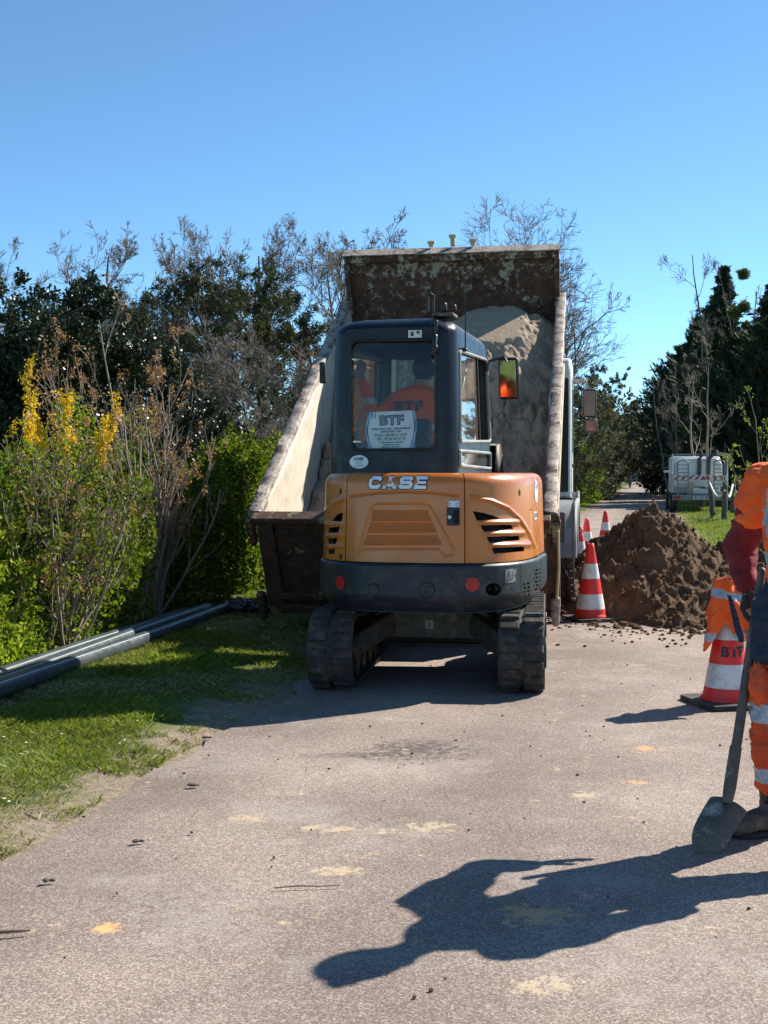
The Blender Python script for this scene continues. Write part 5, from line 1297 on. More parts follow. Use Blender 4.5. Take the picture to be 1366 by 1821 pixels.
# chassis
mb = MB()
for x_ in (-.42, .42): mb.box((x_, 4.6, .88), (.09, 7.6, .26))
for y_ in (1.0, 2.4, 3.9, 5.4, 7.0): mb.box((0, y_, .88), (.8, .12, .18))
mb.box((0, .95, .82), (.9, .25, .22)); chs = mb.build('chassis', M['dgrey'], truck, .008)
mb = MB(); mb.box((-.55, .75, .26), (.30, .22, .16)); mb.box((.55, .75, .26), (.30, .22, .16)); mb.box((0, .85, .38), (1.9, .12, .12)); mb.build('rear_underrun_bar', M['rustgate'], truck, .01)
mb = MB(); mb.cyl((0, 5.1, .95), (0, 3.6, 2.3), .10, 16); mb.cyl((0, 3.6, 2.3), (0, 2.9, 2.9), .075, 16); mb.build('tipping_ram', M['steel'], truck)
def wheel(x, y, dual=True, r=.52):
    s_ = 1 if x > 0 else -1; w_ = .27
    for k in range(2 if dual else 1):
        xc = x-s_*k*.33; prof = [(r*.6, -w_/2), (r*.92, -w_/2), (r*.985, -w_/2+.03), (r, -w_/2+.05)]
        pr = prof+[(r-.016, -.06), (r-.016, -.05), (r, -.045), (r, .045), (r-.016, .05), (r-.016, .06)]+[(a, -b) for a, b in prof[::-1]]
        mb = MB(); n = 44; vs = []
        for i, (a, b) in enumerate(pr):
            for j in range(n): t = 2*math.pi*j/n; vs.append((xc+b, y+a*math.cos(t), r+a*math.sin(t)))
        kk = len(pr); fs = [(i*n+j, i*n+(j+1) % n, (i+1)*n+(j+1) % n, (i+1)*n+j) for i in range(kk-1) for j in range(n)]; mb.add(vs, fs)
        for j in range(n):
            t = 2*math.pi*j/n
            for o_ in (-.095, .095): mb.box((xc+o_, y+(r+.001)*math.cos(t), r+(r+.001)*math.sin(t)), (.055, .05, .022), Matrix.Rotation(t-math.pi/2, 3, 'X'))
        wh_ = mb.build('wheel', M['rubber'], truck)
        m2 = MB(); m2.cyl((xc-w_*.30, y, r), (xc+w_*.30, y, r), r*.6, 28); m2.cyl((xc+s_*.02, y, r), (xc+s_*.12, y, r), .14, 20)
        for j in range(10): t = j*math.pi/5; m2.cyl((xc+s_*.07, y+.2*math.cos(t), r+.2*math.sin(t)), (xc+s_*.105, y+.2*math.cos(t), r+.2*math.sin(t)), .016, 8)
        m2.build('rim', M['grey'], wh_, .004)
for y_ in (2.75, 4.10): wheel(1.17, y_); wheel(-1.17, y_)
wheel(1.12, 7.35, False); wheel(-1.12, 7.35, False)
def mudguard(x, y, r, a0, a1, w_, mat, th=.03, name='mudguard'):
    mb = MB(); n = 18; pr = []
    for i in range(n+1): t = R(a0+(a1-a0)*i/n); pr.append((y+r*math.cos(t), .52+r*math.sin(t)))
    for i in range(n, -1, -1): t = R(a0+(a1-a0)*i/n); pr.append((y+(r-th)*math.cos(t), .52+(r-th)*math.sin(t)))
    mb.prism(pr, x-w_/2, x+w_/2, 'x')
    mb.tube([(x+w_/2*(1 if x > 0 else -1), y+(r+.004)*math.cos(R(a0+(a1-a0)*i/n)), .52+(r+.004)*math.sin(R(a0+(a1-a0)*i/n))) for i in range(n+1)], .022, 8)
    mb.build(name, mat, truck)
for s_ in (-1, 1):
    mudguard(s_*1.0, 2.75, .62, 25, 172, .62, M['grey']); mudguard(s_*1.0, 4.10, .62, 10, 155, .62, M['grey']); mudguard(s_*1.10, 7.35, .66, 0, 180, .42, M['black'])
# side guards, tanks, lamp clusters on the right
for s_ in (-1, 1):
    mb = MB(); mb.box((s_*1.05, 5.55, .72), (.38, .9, .55)); mb.build('fuel_tank' if s_ > 0 else 'battery_box', M['grey'], truck, .05, 3)
    mb = MB(); mb.box((s_*1.12, 1.93, .92), (.20, .08, .30)); lm = mb.build('tail_lamp_housing', M['dgrey'], truck, .012)
    mb = MB(); mb.box((s_*1.12, 1.885, .95), (.12, .016, .17)); mb.build('tail_lamp', M['red'], lm, .006)
    mb = MB(); mb.box((s_*1.20, 4.95, .50), (.03, .9, .06)); mb.box((s_*1.20, 4.95, .30), (.03, .9, .06)); mb.build('side_guard', M['dgrey'], truck, .004)
mb = MB(); mb.tube([(1.18, 2.05, .55), (1.24, 2.02, .42), (1.10, 1.95, .40), (1.05, 1.97, .62)], .018, 8); mb.build('brake_hose', M['black'], truck)
# cab
mb = MB(); pr = [(6.25, 1.12), (6.25, 2.78), (6.40, 2.98), (8.0, 3.02), (8.35, 2.75), (8.55, 1.75), (8.55, .55), (7.98, .55), (7.92, .95), (7.6, 1.16), (7.1, 1.16), (6.8, .98)]
mb.prism(pr, -1.22, 1.22, 'x'); tc = mb.build('cab', M['white'], truck, .05, 3)
for s_ in (-1, 1):
    mb = MB(); mb.prism([(6.95, 1.75), (6.95, 2.6), (7.9, 2.62), (8.2, 1.9), (8.2, 1.75)], s_*1.222-.006, s_*1.222+.006, 'x'); mb.build('side_window', M['black'], tc)
    mb = MB(); mb.prism([(6.55, 1.16), (6.55, 2.72), (6.62, 2.72), (6.62, 1.16)], s_*1.222-.004, s_*1.222+.010, 'x'); mb.build('door_seam', M['grey'], tc)
    mb = MB(); mb.box((s_*1.10, 6.235, 1.95), (.17, .03, 1.5)); mb.build('rear_seal', M['black'], tc, .01)
    mb = MB(); mb.box((s_*1.235, 7.0, 1.55), (.03, .16, .05)); mb.build('door_handle', M['black'], tc, .008)
    mb = MB(); mb.box((s_*1.12, 6.45, 1.10), (.24, .46, .05)); mb.box((s_*1.225, 6.45, .93), (.03, .46, .34)); mb.build('step_panel', M['black'], tc, .01)
    # mirror group
    b = Vector((s_*1.22, 8.12, 2.78)); e_ = Vector((s_*1.40, 8.05, 2.80))
    mb = MB(); mb.bar(b, e_, .09, .07); mb.tube([e_, e_+Vector((s_*.03, 0, -.1)), e_+Vector((s_*.06, .0, -.78)), e_+Vector((-s_*.02, .05, -.92)), Vector((s_*1.22, 8.2, 1.83))], .014, 8); ma = mb.build('mirror_arm', M['grey'], tc, .006)
    mb = MB(); mb.box(e_+Vector((s_*.06, -.02, -.33)), (.20, .09, .42), Matrix.Rotation(R(8), 3, 'X')); mh = mb.build('mirror_housing', M['dgrey'], ma, .03, 3)
    mb = MB(); mb.box(e_+Vector((s_*.06, -.070, -.34)), (.155, .004, .36), Matrix.Rotation(R(8), 3, 'X')); mb.build('mirror_glass', M['darkmirror'], mh)
    mb = MB(); mb.box(e_+Vector((s_*.08, -.02, -.66)), (.19, .09, .19)); mh = mb.build('lower_mirror', M['dgrey'], ma, .03, 3)
    mb = MB(); mb.box(e_+Vector((s_*.08, -.072, -.66)), (.15, .004, .15), Matrix.Rotation(R(8), 3, 'X')); mb.build('mirror_glass', M['darkmirror'], mh)
    mb = MB(); mb.box((s_*1.26, 6.7, .62), (.03, .05, .04)); mb.box((s_*1.275, 6.7, .62), (.012, .09, .06)); mb.build('side_marker', M['amber'], tc, .004)
mb = MB(); mb.box((0, 8.56, 1.95), (2.2, .03, .85)); mb.build('windscreen', M['black'], tc, .01)
mb = MB(); mb.box((0, 8.57, .72), (2.4, .12, .40)); mb.build('bumper', M['dgrey'], tc, .03)
mb = MB(); mb.box((0, 6.12, 1.5), (.5, .16, .9)); mb.tube([(.5, 6.1, 1.1), (.5, 6.1, 2.4)], .06, 12); mb.build('air_intake', M['black'], truck, .01)
for ch_ in truck.children:
    if ch_ is not bed: ch_.location.x += .13
# ================================================================== CONES
def cone_mb(H=.75):
    pass
def make_cone(loc, rz, label, tex=None, tilt=0):
    t = empty('traffic_cone', loc, rz); tag(t, label, 'traffic cone', 'red and white traffic cones along the works')
    mb = MB(); h = .225; mb.prism([(-h+.03, -h), (h-.03, -h), (h, -h+.03), (h, h-.03), (h-.03, h), (-h+.03, h), (-h, h-.03), (-h, -h+.03)], .002, .035); mb.build('base', M['rubber'], t, .006)
    def rad(z): return .155-(.155-.030)*(z-.035)/.715
    zs = [.035, .115, .262, .410, .555, .75]; mats = ['conered', 'conewhite', 'conered', 'conewhite', 'conered']
    for i in range(5):
        m2 = MB(); a, b = zs[i], zs[i+1]; pr = [(rad(a)-.012, a+.001), (rad(a)+.0, a+.001)]
        n = 4
        for k in range(1, n): z = a+(b-a)*k/n; pr.append((rad(z), z))
        if i == 0: pr = [(.165, .036), (.165, .046), (.150, .06)]+[(rad(z), z) for z in (.075, .095, .115)]
        pr.append((rad(b), b))
        if i == 4: pr += [(.026, .752), (.020, .744)]
        else: pr.append((rad(b)-.012, b))
        m2.lathe(pr, 30); m2.build('red_band' if mats[i] == 'conered' else 'white_band', M[mats[i]], t, ang=60)
    m3 = MB(); m3.tube([(0, 0, .747), (0, 0, .700)], .024, 16); m3.build('top_hole', M['mesh'], t)
    return t
pc = G(1050, 1105); c1 = make_cone((pc.x, pc.y, .012), R(14), 'nearest cone of the row, standing clear in front of the soil heap')
def cone_at(px, s, rz, label):
    Y = F/s; x = (px-683)/s
    c = c1.copy(); COL.objects.link(c); c.location = (x, Y, .012); c.rotation_euler = (0, 0, rz); c['label'] = label
    for ch in list(c1.children):
        d = ch.copy(); COL.objects.link(d); d.parent = c
    return c
cB = cone_at(1031, 138, R(40), 'scribbled cone between the truck front wheel and the soil heap')
cone_at(1044, 118, R(5), 'middle cone of the row, half covered by the scribbled cone')
cone_at(1077, 99, R(22), 'farthest fully seen cone, standing on the pale road left of the heap top')
cone_at(1149.5, 93, R(60), 'cone showing only its red tip over the top of the soil heap')
fF = G(1297, 1256); cF = cone_at(1297, F/fF.y, R(12), 'near cone lettered BTF, draped with an orange vest beside the worker')
def conetext(c, s, zc, size, mat, sx=1.0, bold=.003, face=0.0):
    vs, fs = text_verts(s, size, bold); r0 = .155-.125*(zc-.035)/.715; A = []
    for v in vs:
        z = zc+v[1]; r_ = .155-.125*(z-.035)/.715+.0022; a = -math.pi/2-c.rotation_euler[2]+face+v[0]*sx/r0
        A.append((r_*math.cos(a), r_*math.sin(a), z))
    me = bpy.data.meshes.new('cone_lettering'); me.from_pydata(A, [], fs); me.materials.append(mat); o = link(bpy.data.objects.new('cone_lettering', me), c); return o
conetext(cF, 'BTF', .338, .085, M['ink2'], 1.1, .003, .05)
vs = []; mb = MB(); q = rr = random.Random(3)      # white scribble of tape on the tip of cone B
pts = [(.032*math.cos(a*1.9)*1.0+.018*math.cos(a*7), -.0, .66+.02*a+.015*math.sin(a*5)) for a in np.linspace(0, 4, 60)]
mb.tube([(.046*math.cos(a*2.3-2.2), .046*math.sin(a*2.3-2.2), .635+.024*a+.012*math.sin(a*9)) for a in np.linspace(0, 4, 90)], .0045, 5); mb.build('white_scribble', M['conewhite'], cB)
# vest draped over the near cone
def cloth_vest():
    root = empty('safety_vest', (fF.x, fF.y, .012)); tag(root, 'orange safety vest with silver bands draped over the lettered cone', 'vest')
    nu, nv = 140, 120
    S, T = np.meshgrid(np.linspace(0, 1, nu), np.linspace(0, 1, nv))      # S round the cone, T from top down
    ang = R(150)+S*R(330); top = .79
    ln = .25+.20*np.exp(-((np.degrees(ang)-196)/24)**2)+.12*np.exp(-((np.degrees(ang)-275)/26)**2)+.03*fbm(ang*3, ang*0, o=2, seed=3)+.14*np.exp(-((np.degrees(ang)-395)/34)**2)
    z = top-T*ln; rc = .045+.020*S*0+.125*(top-z)/.75
    r = rc+.035+.012*ss(T, .05, .5)+(.014+.016*T)*np.sin(ang*6.0+2.2*fbm(S*3, T*1.2, o=2, seed=5))+.012*(np.abs(fbm(S*12, T*5, o=3, seed=6))-.3)
    r = np.where(T < .04, r*.55, r); xo_ = -.055*ss(T, 0, .8)*1.0
    bulge = .018*np.exp(-((np.degrees(ang)-200)/40)**2)*ss(T, .0, .5)
    X = (r+bulge)*np.cos(ang)-.02*np.exp(-((T-.15)/.2)**2)+.018; Y = (r+bulge)*np.sin(ang); Z = z+.012*fbm(S*9, T*0+1, o=2, seed=8)*(T < .1)
    P = np.stack([X, Y, Z], -1).reshape(-1, 3); I = np.arange(nu*nv).reshape(nv, nu); Q = np.stack([I[:-1, :-1], I[:-1, 1:], I[1:, 1:], I[1:, :-1]], -1).reshape(-1, 4)
    cs_ = ((S[:-1, :-1]+S[1:, 1:])/2).ravel(); ct = ((T[:-1, :-1]+T[1:, 1:])/2).ravel(); L_ = ct*((ln[:-1, :-1]+ln[1:, 1:])/2).ravel()
    dd = L_-.12*cs_
    mi = np.zeros(len(cs_), int); mi[(dd > .045) & (dd < .095)] = 1; mi[(L_ > .335) & (L_ < .385)] = 1
    a_ = R(150)+cs_*R(330); mi[(np.abs(np.degrees(a_)-238-L_*90) < 6.5) & (L_ > .10)] = 2
    o = npmesh('vest_cloth', P, Q, [M['hivis'], M['silver'], M['navy']], root, True, mi); s_ = o.modifiers.new('t', 'SOLIDIFY'); s_.thickness = .004
    return root
cloth_vest()
# ================================================================== SOIL HEAPS
def heap(name, label, cx, cy, rx, ry, H, seed, n=330, rough=1.0, mat='soil', rot=0.0, dips=()):
    t = np.linspace(-1.35, 1.35, n); A, B = np.meshgrid(t, t)
    wob = 1+.14*fbm(A*1.3, B*1.3, o=3, seed=seed); r = np.sqrt(A*A+B*B)/wob
    h = H*np.clip(1-r**1.05, -.2, 1)
    h = H*(1-np.sqrt(np.maximum(r*r*.92+.012, 0)))
    X = A*rx; Y = B*ry
    k = np.clip(h/H+.25, 0, 1)**.5
    h = h+rough*k*(.11*fbm(X*1.5, Y*1.5, o=3, seed=seed+1)+.095*(np.abs(fbm(X*5, Y*5, o=3, seed=seed+2))-.25)+.06*(np.abs(fbm(X*13, Y*13, o=3, seed=seed+3))-.2)+.022*fbm(X*42, Y*42, o=2, seed=seed+4))
    d = fbm(X*7, Y*7, o=3, seed=seed+8)*.04*rough*k; d2 = fbm(X*7+40, Y*7, o=3, seed=seed+9)*.04*rough*k
    for qx, qy, qr in dips: h = h-.75*np.exp(-((X+cx-qx)**2+(Y+cy-qy)**2)/qr**2)
    c, s = math.cos(rot), math.sin(rot); P = np.stack([(X+d)*c-(Y+d2)*s, (X+d)*s+(Y+d2)*c, h], -1)
    I = np.arange(n*n).reshape(n, n); Q = np.stack([I[:-1, :-1], I[:-1, 1:], I[1:, 1:], I[1:, :-1]], -1).reshape(-1, 4)
    keep = (h.ravel()[Q] > -.04).any(1); Q = Q[keep]
    root = empty(name, (cx, cy, 0)); tag(root, label, 'soil heap')
    npmesh('heap_surface', P.reshape(-1, 3), Q, M[mat], root, True)
    g = np.random.default_rng(seed); mb = MB(); m = 900
    for i in range(m):
        a = g.uniform(0, 2*np.pi); rr_ = (g.random()**.35)*1.07; ia = np.clip(int((rr_*np.cos(a)/1.35+1)/2*(n-1)), 0, n-1); ib = np.clip(int((rr_*np.sin(a)/1.35+1)/2*(n-1)), 0, n-1)
        p = P[ib, ia]; z = max(p[2], 0.0); s_ = g.uniform(.008, .03)*(1.6 if rr_ > .85 else 1); 
        rm = Matrix.Rotation(g.uniform(0, 6), 3, 'Z') @ Matrix.Rotation(g.uniform(0, 6), 3, 'X')
        mb.ell((p[0], p[1], z+s_*.3), (s_*g.uniform(.8, 1.5), s_, s_*g.uniform(.6, 1)), rm, 6, 4)
    o = mb.build('clods', M[mat], root, smooth=False); o['kind'] = 'stuff'
    mb = MB()
    for i in range(170):
        ia, ib = g.integers(n//8, n-n//8, 2); p = P[ib, ia]
        if p[2] < .01: continue
        s_ = g.uniform(.006, .020); rm = Matrix.Rotation(g.uniform(0, 6), 3, 'Z') @ Matrix.Rotation(g.uniform(0, 6), 3, 'X'); mb.ell((p[0], p[1], p[2]+s_*.2), (s_*1.4, s_, s_*.8), rm, 7, 5)
    o = mb.build('pebbles', M['sand'], root, smooth=False); o['kind'] = 'stuff'
    return root
heap('soil_heap', 'big freshly dug brown soil heap on the road behind the nearest cone', 2.93, 13.5, 1.42, 2.25, 1.08, 200, dips=((pc.x-.1, pc.y-.2, .42), (pc.x-.2, pc.y-.8, .5)))
heap('soil_heap', 'low dark soil heap behind the big one, beside the vest draped cone', 4.45, 15.0, 1.05, 1.0, .86, 210, 240)
mb = MB(); g = np.random.default_rng(77)
for i in range(520):
    a = g.uniform(2.6, 5.4); r_ = 1.0+abs(g.normal())*.22; x_ = 2.93+1.5*r_*math.cos(a); y_ = 13.5+2.35*r_*math.sin(a)
    if x_ > 4.2: continue
    s_ = g.uniform(.005, .018); mb.ell((x_, y_, .014+s_*.4), (s_*1.3, s_, s_*.7), Matrix.Rotation(g.uniform(0, 6), 3, 'Z'), 6, 4)
tag(mb.build('soil_crumbs', M['soil'], smooth=False), kind='stuff')
# ================================================================== PIPES AND BAG
pa, pb_ = G(0, 1262), G(392, 1104)
d = (pb_-pa).normalized(); nrm = Vector((-d.y, d.x, 0))
labs = ['dark pipe nearest the road, striped along its side', 'middle dark pipe, lying between the two others', 'dark pipe against the shrubs, farthest from the road']
for i in range(3):
    a = pa-d*2.4+nrm*(.145*i-.05)+d*(.0 if i != 1 else -.3); b = pb_+nrm*(.125*i-.05)-d*(.15*i); r_ = .056
    z0 = float(max(gz(a.x, a.y), gz(b.x, b.y)))+r_+.012
    root = empty('pipe', (a.x, a.y, z0)); tag(root, labs[i], 'pipe', 'dark pipes lying on the verge'); L = (b-a).length; n = 24; pts = []
    root.rotation_euler = (0, 0, math.atan2(d.y, d.x)); mb = MB()
    for k in range(n+1): t = k/n; pts.append((L*t, .018*math.sin(t*5+i), .008*math.sin(t*7+i*2)-.01*t))
    mb.tube(pts, r_, 24, False); m_ = mb.build('pipe_tube', M['pipe'], root); so = m_.modifiers.new('t', 'SOLIDIFY'); so.thickness = .005
    for aa in (-35, 60, 130):
        m2 = MB(); A = []
        for p in pts:
            for e_ in (-3.5, 3.5): t = R(aa+e_); A.append((p[0], p[1]+math.cos(t)*(r_+.0012), p[2]+math.sin(t)*(r_+.0012)))
        m2.add(A, [(2*k, 2*k+1, 2*k+3, 2*k+2) for k in range(n)]); m2.build('stripe', M['pipestripe'], m_)
q = G(428, 1104); mb = MB(); mb.ell((0, 0, .05), (.21, .12, .10)); mb.ell((-.14, .02, .05), (.12, .09, .08)); mb.ell((.17, -.02, .03), (.13, .08, .06)); me = remeshed(mb, .008, 3)
bg_ = finish(me, 'plastic_bag', M['bag'], None, None, (.06, 9, 3)); bg_.location = (q.x, q.y, .05); tag(bg_, 'crumpled black plastic bag at the far end of the pipes', 'plastic bag')
# small stick and litter on the road
st = G(545, 1588); mb = MB(); mb.tube([(-.11, -.012, .006), (-.03, .0, .009), (.05, .004, .006), (.115, .012, .007)], [.0022, .003, .0024, .0015], 6); o = mb.build('fallen_twig', M['twig'], None); o.location = (st.x, st.y, .016); tag(o, 'thin dry twig lying on the asphalt left of the shovel shadow', 'twig')
st = G(5, 1672); mb = MB(); mb.tube([(-.07, -.02, .008), (.0, .0, .010), (.08, .02, .007)], [.004, .006, .003], 6); o = mb.build('wood_splinter', M['leather'], None); o.location = (st.x, st.y, .016); tag(o, 'orange brown wood splinter on the asphalt at the left photo edge', 'splinter')
for i, (px, py, lab) in enumerate(((342, 1404, 'largest dark leaf scrap on the left of the asphalt'), (366, 1318, 'dark leaf scrap by the grass edge in front of the shadow'), (242, 1505, 'small dark clod on the left of the asphalt'), (82, 1576, 'dark leaf scrap near the left photo edge'))):
    st = G(px, py); mb = MB(); mb.ell((0, 0, .008), (.026-.004*i, .012, .008), Matrix.Rotation(.4*i, 3, 'Z'), 8, 5); mb.ell((.02, .006, .006), (.014, .008, .006), None, 7, 4); o = mb.build('leaf_scrap', M['bark'], None, smooth=False); o.location = (st.x, st.y, .014); tag(o, lab, 'litter')
# ================================================================== UTILITY TRUCK, POSTS
ut = empty('utility_truck', (G(1247, 912).x, G(1247, 912).y, .0), R(-11)); tag(ut, 'white utility truck with ladders and red striped tail, parked on the right verge', 'truck')
mb = MB(); mb.box((0, .15, .62), (2.05, .5, .10)); mb.box((0, 2.4, .58), (1.0, 4.8, .14)); mb.build('chassis', M['dgrey'], ut, .01)
mb = MB(); mb.prism([(-.80, 1.05), (.80, 1.05), (.80, 1.8), (.62, 2.0), (-.62, 2.0), (-.80, 1.8)], .9, 4.0, 'y'); tk = mb.build('tank', M['white'], ut, .08, 4)
for x_ in (-.03, .30): 
    m2 = MB(); m2.box((x_, .86, 1.52), (.14, .10, 1.0)); m2.build('tank_strap', M['dgrey'], tk, .01)
for x_ in (-1.0, .95):
    m2 = MB(); m2.box((x_, .5, 1.42), (.05, .06, 1.45)); m2.build('frame_post', M['white'], ut, .006)
m2 = MB(); m2.box((-.02, .5, 2.12), (1.95, .06, .06)); m2.build('frame_beam', M['grey'], ut, .006)
m2 = MB(); m2.bar((.55, .35, 2.16), (1.06, .35, 2.08), .10, .12); m2.build('wood_block', M['tan'], ut, .01)
m2 = MB(); m2.tube([(.86, .5, 2.1), (.86, .5, 2.55)], .015, 6); m2.build('aerial', M['dgrey'], ut)
m2 = MB(); m2.caps((.30, .4, 2.0), (.55, .4, 2.22), .07, .06); m2.caps((.0, .4, 2.1), (.0, .4, 2.22), .09, .05); m2.build('pump_arm', M['dgrey'], ut)
for x_ in (-.66, .62):
    m2 = MB(); 
    for e_ in (-.19, .19): m2.box((x_+e_, -.10, 1.18), (.05, .05, 1.28))
    for k in range(9): m2.box((x_, -.10, .62+.14*k), (.36, .04, .035))
    m2.tube([(x_-.19, -.10, 1.8), (x_-.12, -.10, 1.9), (x_+.12, -.10, 1.9), (x_+.19, -.10, 1.8)], .025, 8); m2.build('ladder', M['grey'], ut, .004)
m2 = MB(); m2.box((.0, .40, 1.16), (1.9, .05, .42)); tl = m2.build('tail_panel', M['white'], ut, .01)
for k, x_ in enumerate((-.86, -.62, -.38, -.14, .32, .56, .80)):
    m2 = MB(); s_ = 1 if x_ < .1 else -1; m2.prism([(x_-.10, 1.20), (x_+.0, 1.20), (x_+.10*s_+.05, 1.36), (x_+.10*s_-.05, 1.36)], .368, .372, 'y'); m2.build('red_stripe', M['red'], tl)
m2 = MB(); m2.prism([(-.02, 1.20), (.2, 1.20), (.09, 1.36)], .368, .372, 'y'); m2.build('red_triangle', M['red'], tl)
m2 = MB(); m2.box((0, -.16, .56), (2.06, .06, .20)); bp = m2.build('bumper', M['grey'], ut, .01)
for x_ in (-.86, .86): m2 = MB(); m2.box((x_, -.195, .56), (.24, .02, .12)); m2.build('tail_lamp', M['red'], bp, .004)
m2 = MB(); m2.box((.02, -.195, .56), (.62, .012, .13)); pl = m2.build('number_plate', M['white'], bp)
vs, fs = text_verts('BZ 569 MG', .115, .002); m2 = MB(); m2.add([(v[0]+.02, -.203, v[1]+.56) for v in vs], fs); m2.build('plate_lettering', M['ink2'], pl)
m2 = MB(); m2.prism([(-.3, .68), (.55, .68), (.45, .74), (.15, .86), (-.28, .92)], .0, .35, 'y'); m2.build('white_cover', M['white'], ut, .02)
m2 = MB(); m2.box((-.36, .1, .90), (.20, .05, .48), Matrix.Rotation(R(6), 3, 'Y')); m2.build('plank', M['tan'], ut, .005)
m2 = MB(); m2.box((0, 4.9, 1.35), (1.95, 1.5, 1.5)); m2.build('cab', M['white'], ut, .12, 4)
m2 = MB(); m2.tube([(-1.0, .45, 1.45), (-1.3, .45, 1.52)], .03, 8); m2.box((-1.22, .42, 1.50), (.22, .05, .08)); m2.build('side_lamp', M['white'], ut, .01)
for x_ in (-.98, .98):
    for y_ in (.55, 4.6):
        m2 = MB(); m2.cyl((x_-.13, y_, .36), (x_+.13, y_, .36), .36, 26); wq = m2.build('wheel', M['rubber'], ut, .03, 2); m2 = MB(); m2.cyl((x_-.14, y_, .36), (x_+.14, y_, .36), .18, 18); m2.build('rim', M['grey'], wq)
for i, (px, pb, pt, lab) in enumerate(((1268, 922, 856, 'leaning grey fence post, leftmost, in front of the utility truck'), (1288, 930, 856, 'second fence post with a rope tied to it'), (1303, 915, 853, 'third fence post, upright, right of the utility truck'), (1322, 912, 853, 'fence post beside the worker sleeve'))):
    q = G(px, pb); mb = MB(); top = AT(px+(-6 if i == 0 else 1), pt, q.y).z; r_ = .085
    n = 8; mb.tube([((-.10 if i == 0 else .02)*k/n*(1)+.01*math.sin(k*2+i), .01*math.cos(k*3), top*k/n) for k in range(n+1)], [r_*(1.1-.25*k/n) for k in range(n+1)], 10); o = mb.build('fence_post', M['wood'], None); o.location = (q.x, q.y, -.01); tag(o, lab, 'fence post', 'wooden fence posts by the utility truck')
a = AT(1262, 858, G(1268, 922).y); b = AT(1290, 872, G(1288, 930).y-.1); c_ = AT(1303, 862, G(1303, 915).y-.1); e_ = AT(1322, 866, G(1322, 912).y-.1)
mb = MB(); pts = []
for p, q_ in ((a, b), (b, c_), (c_, e_)):
    for t in np.linspace(0, 1, 10): v = p.lerp(q_, t); v.z -= .30*math.sin(math.pi*t); pts.append(v)
mb.tube(pts, .035, 6); tag(mb.build('barrier_tape', M['conewhite']), 'white tape sagging between the fence posts by the utility truck', 'tape')
q = G(1127, 866); mb = MB(); mb.box((0, 0, 1.15), (.9, .04, 1.1)); t = empty('road_sign', (q.x, q.y, 0)); tag(t, 'small pale blue board at the roadside, left of the two distant people', 'sign'); mb.build('sign_board', pm('pale_blue', (.25, .36, .5), .5), t, .01)
for x_ in (-.3, .3): m2 = MB(); m2.cyl((x_, .03, 0), (x_, .03, .7), .03, 8); m2.build('leg', M['grey'], t)
# ================================================================== PEOPLE
def V3(*a): return Vector(a)
def face_head(mb, c, fwd, r=.098, up=V3(0, 0, 1)):
    """skull, jaw, nose, ears, brow: c = centre of the head"""
    f = fwd.normalized(); s = f.cross(up).normalized(); u = s.cross(f); rot = Matrix((s, f, u)).transposed()
    L = lambda x, y, z: c+s*x*r+f*y*r+u*z*r
    mb.ell(c+u*r*.15, (r*.80, r*1.0, r*.98), rot); mb.ell(L(0, .25, -.45), (r*.62, r*.68, r*.78), rot); mb.ell(L(0, .62, -.92), (r*.30, r*.26, r*.24), rot)
    mb.caps(L(0, .92, .12), L(0, 1.20, -.32), r*.10, r*.15, 10); mb.ell(L(0, .86, .28), (r*.55, r*.16, r*.14), rot)
    mb.ell(L(0, .90, -.60), (r*.28, r*.12, r*.07), rot); mb.ell(L(0, .88, -.72), (r*.24, r*.12, r*.07), rot)
    for k in (-1, 1): mb.ell(L(k*.84, -.02, -.1), (r*.10, r*.20, r*.34), rot, 10, 8); mb.ell(L(k*.42, .72, -.28), (r*.28, r*.22, r*.2), rot, 10, 8)
    mb.caps(c-u*r*.7-f*r*.15, c-u*r*2.0-f*r*.35, r*.56, r*.62)
    return L, rot
def hand(mb, wrist, d, palm_n, side, size=1.0, curl=.5, thumb_in=.5):
    """palm and five fingers; d fingers' direction, palm_n = normal out of the palm, side = +1 thumb on d x palm_n side"""
    d = d.normalized(); n = (palm_n-d*palm_n.dot(d)).normalized(); x = d.cross(n)*side; s = size
    for k in range(4):
        o = (-.030+.020*k)*s; mb.caps(wrist+x*o*.6, wrist+d*.085*s-x*(o), .016*s, .013*s, 10, 4)
    lens = (.072, .080, .074, .058)
    for k in range(4):
        b = wrist+d*.088*s+x*(.030-.020*k)*s; L = lens[k]*s; a = curl*(.8+.15*k); dd = d.copy(); p = b
        for j, f in enumerate((.45, .32, .24)):
            ca, sa = math.cos(a), math.sin(a); dd = (dd*ca+n*sa).normalized() if j else (d*math.cos(a*.6)+n*math.sin(a*.6)).normalized()
            if j: a = curl*.9
            q = p+dd*L*f; mb.caps(p, q, (.0100-.0012*j)*s, (.0090-.0012*j)*s, 10, 4); p = q
            n_ = n
    tb = wrist+d*.030*s+x*.034*s; t1 = tb+(d*.6+x*.7+n*thumb_in).normalized()*.036*s; t2 = t1+(d*.9+x*.15+n*thumb_in*1.2).normalized()*.030*s
    mb.caps(tb-x*.012*s, t1, .0135*s, .0115*s, 10, 4); mb.caps(t1, t2, .0115*s, .009*s, 10, 4)
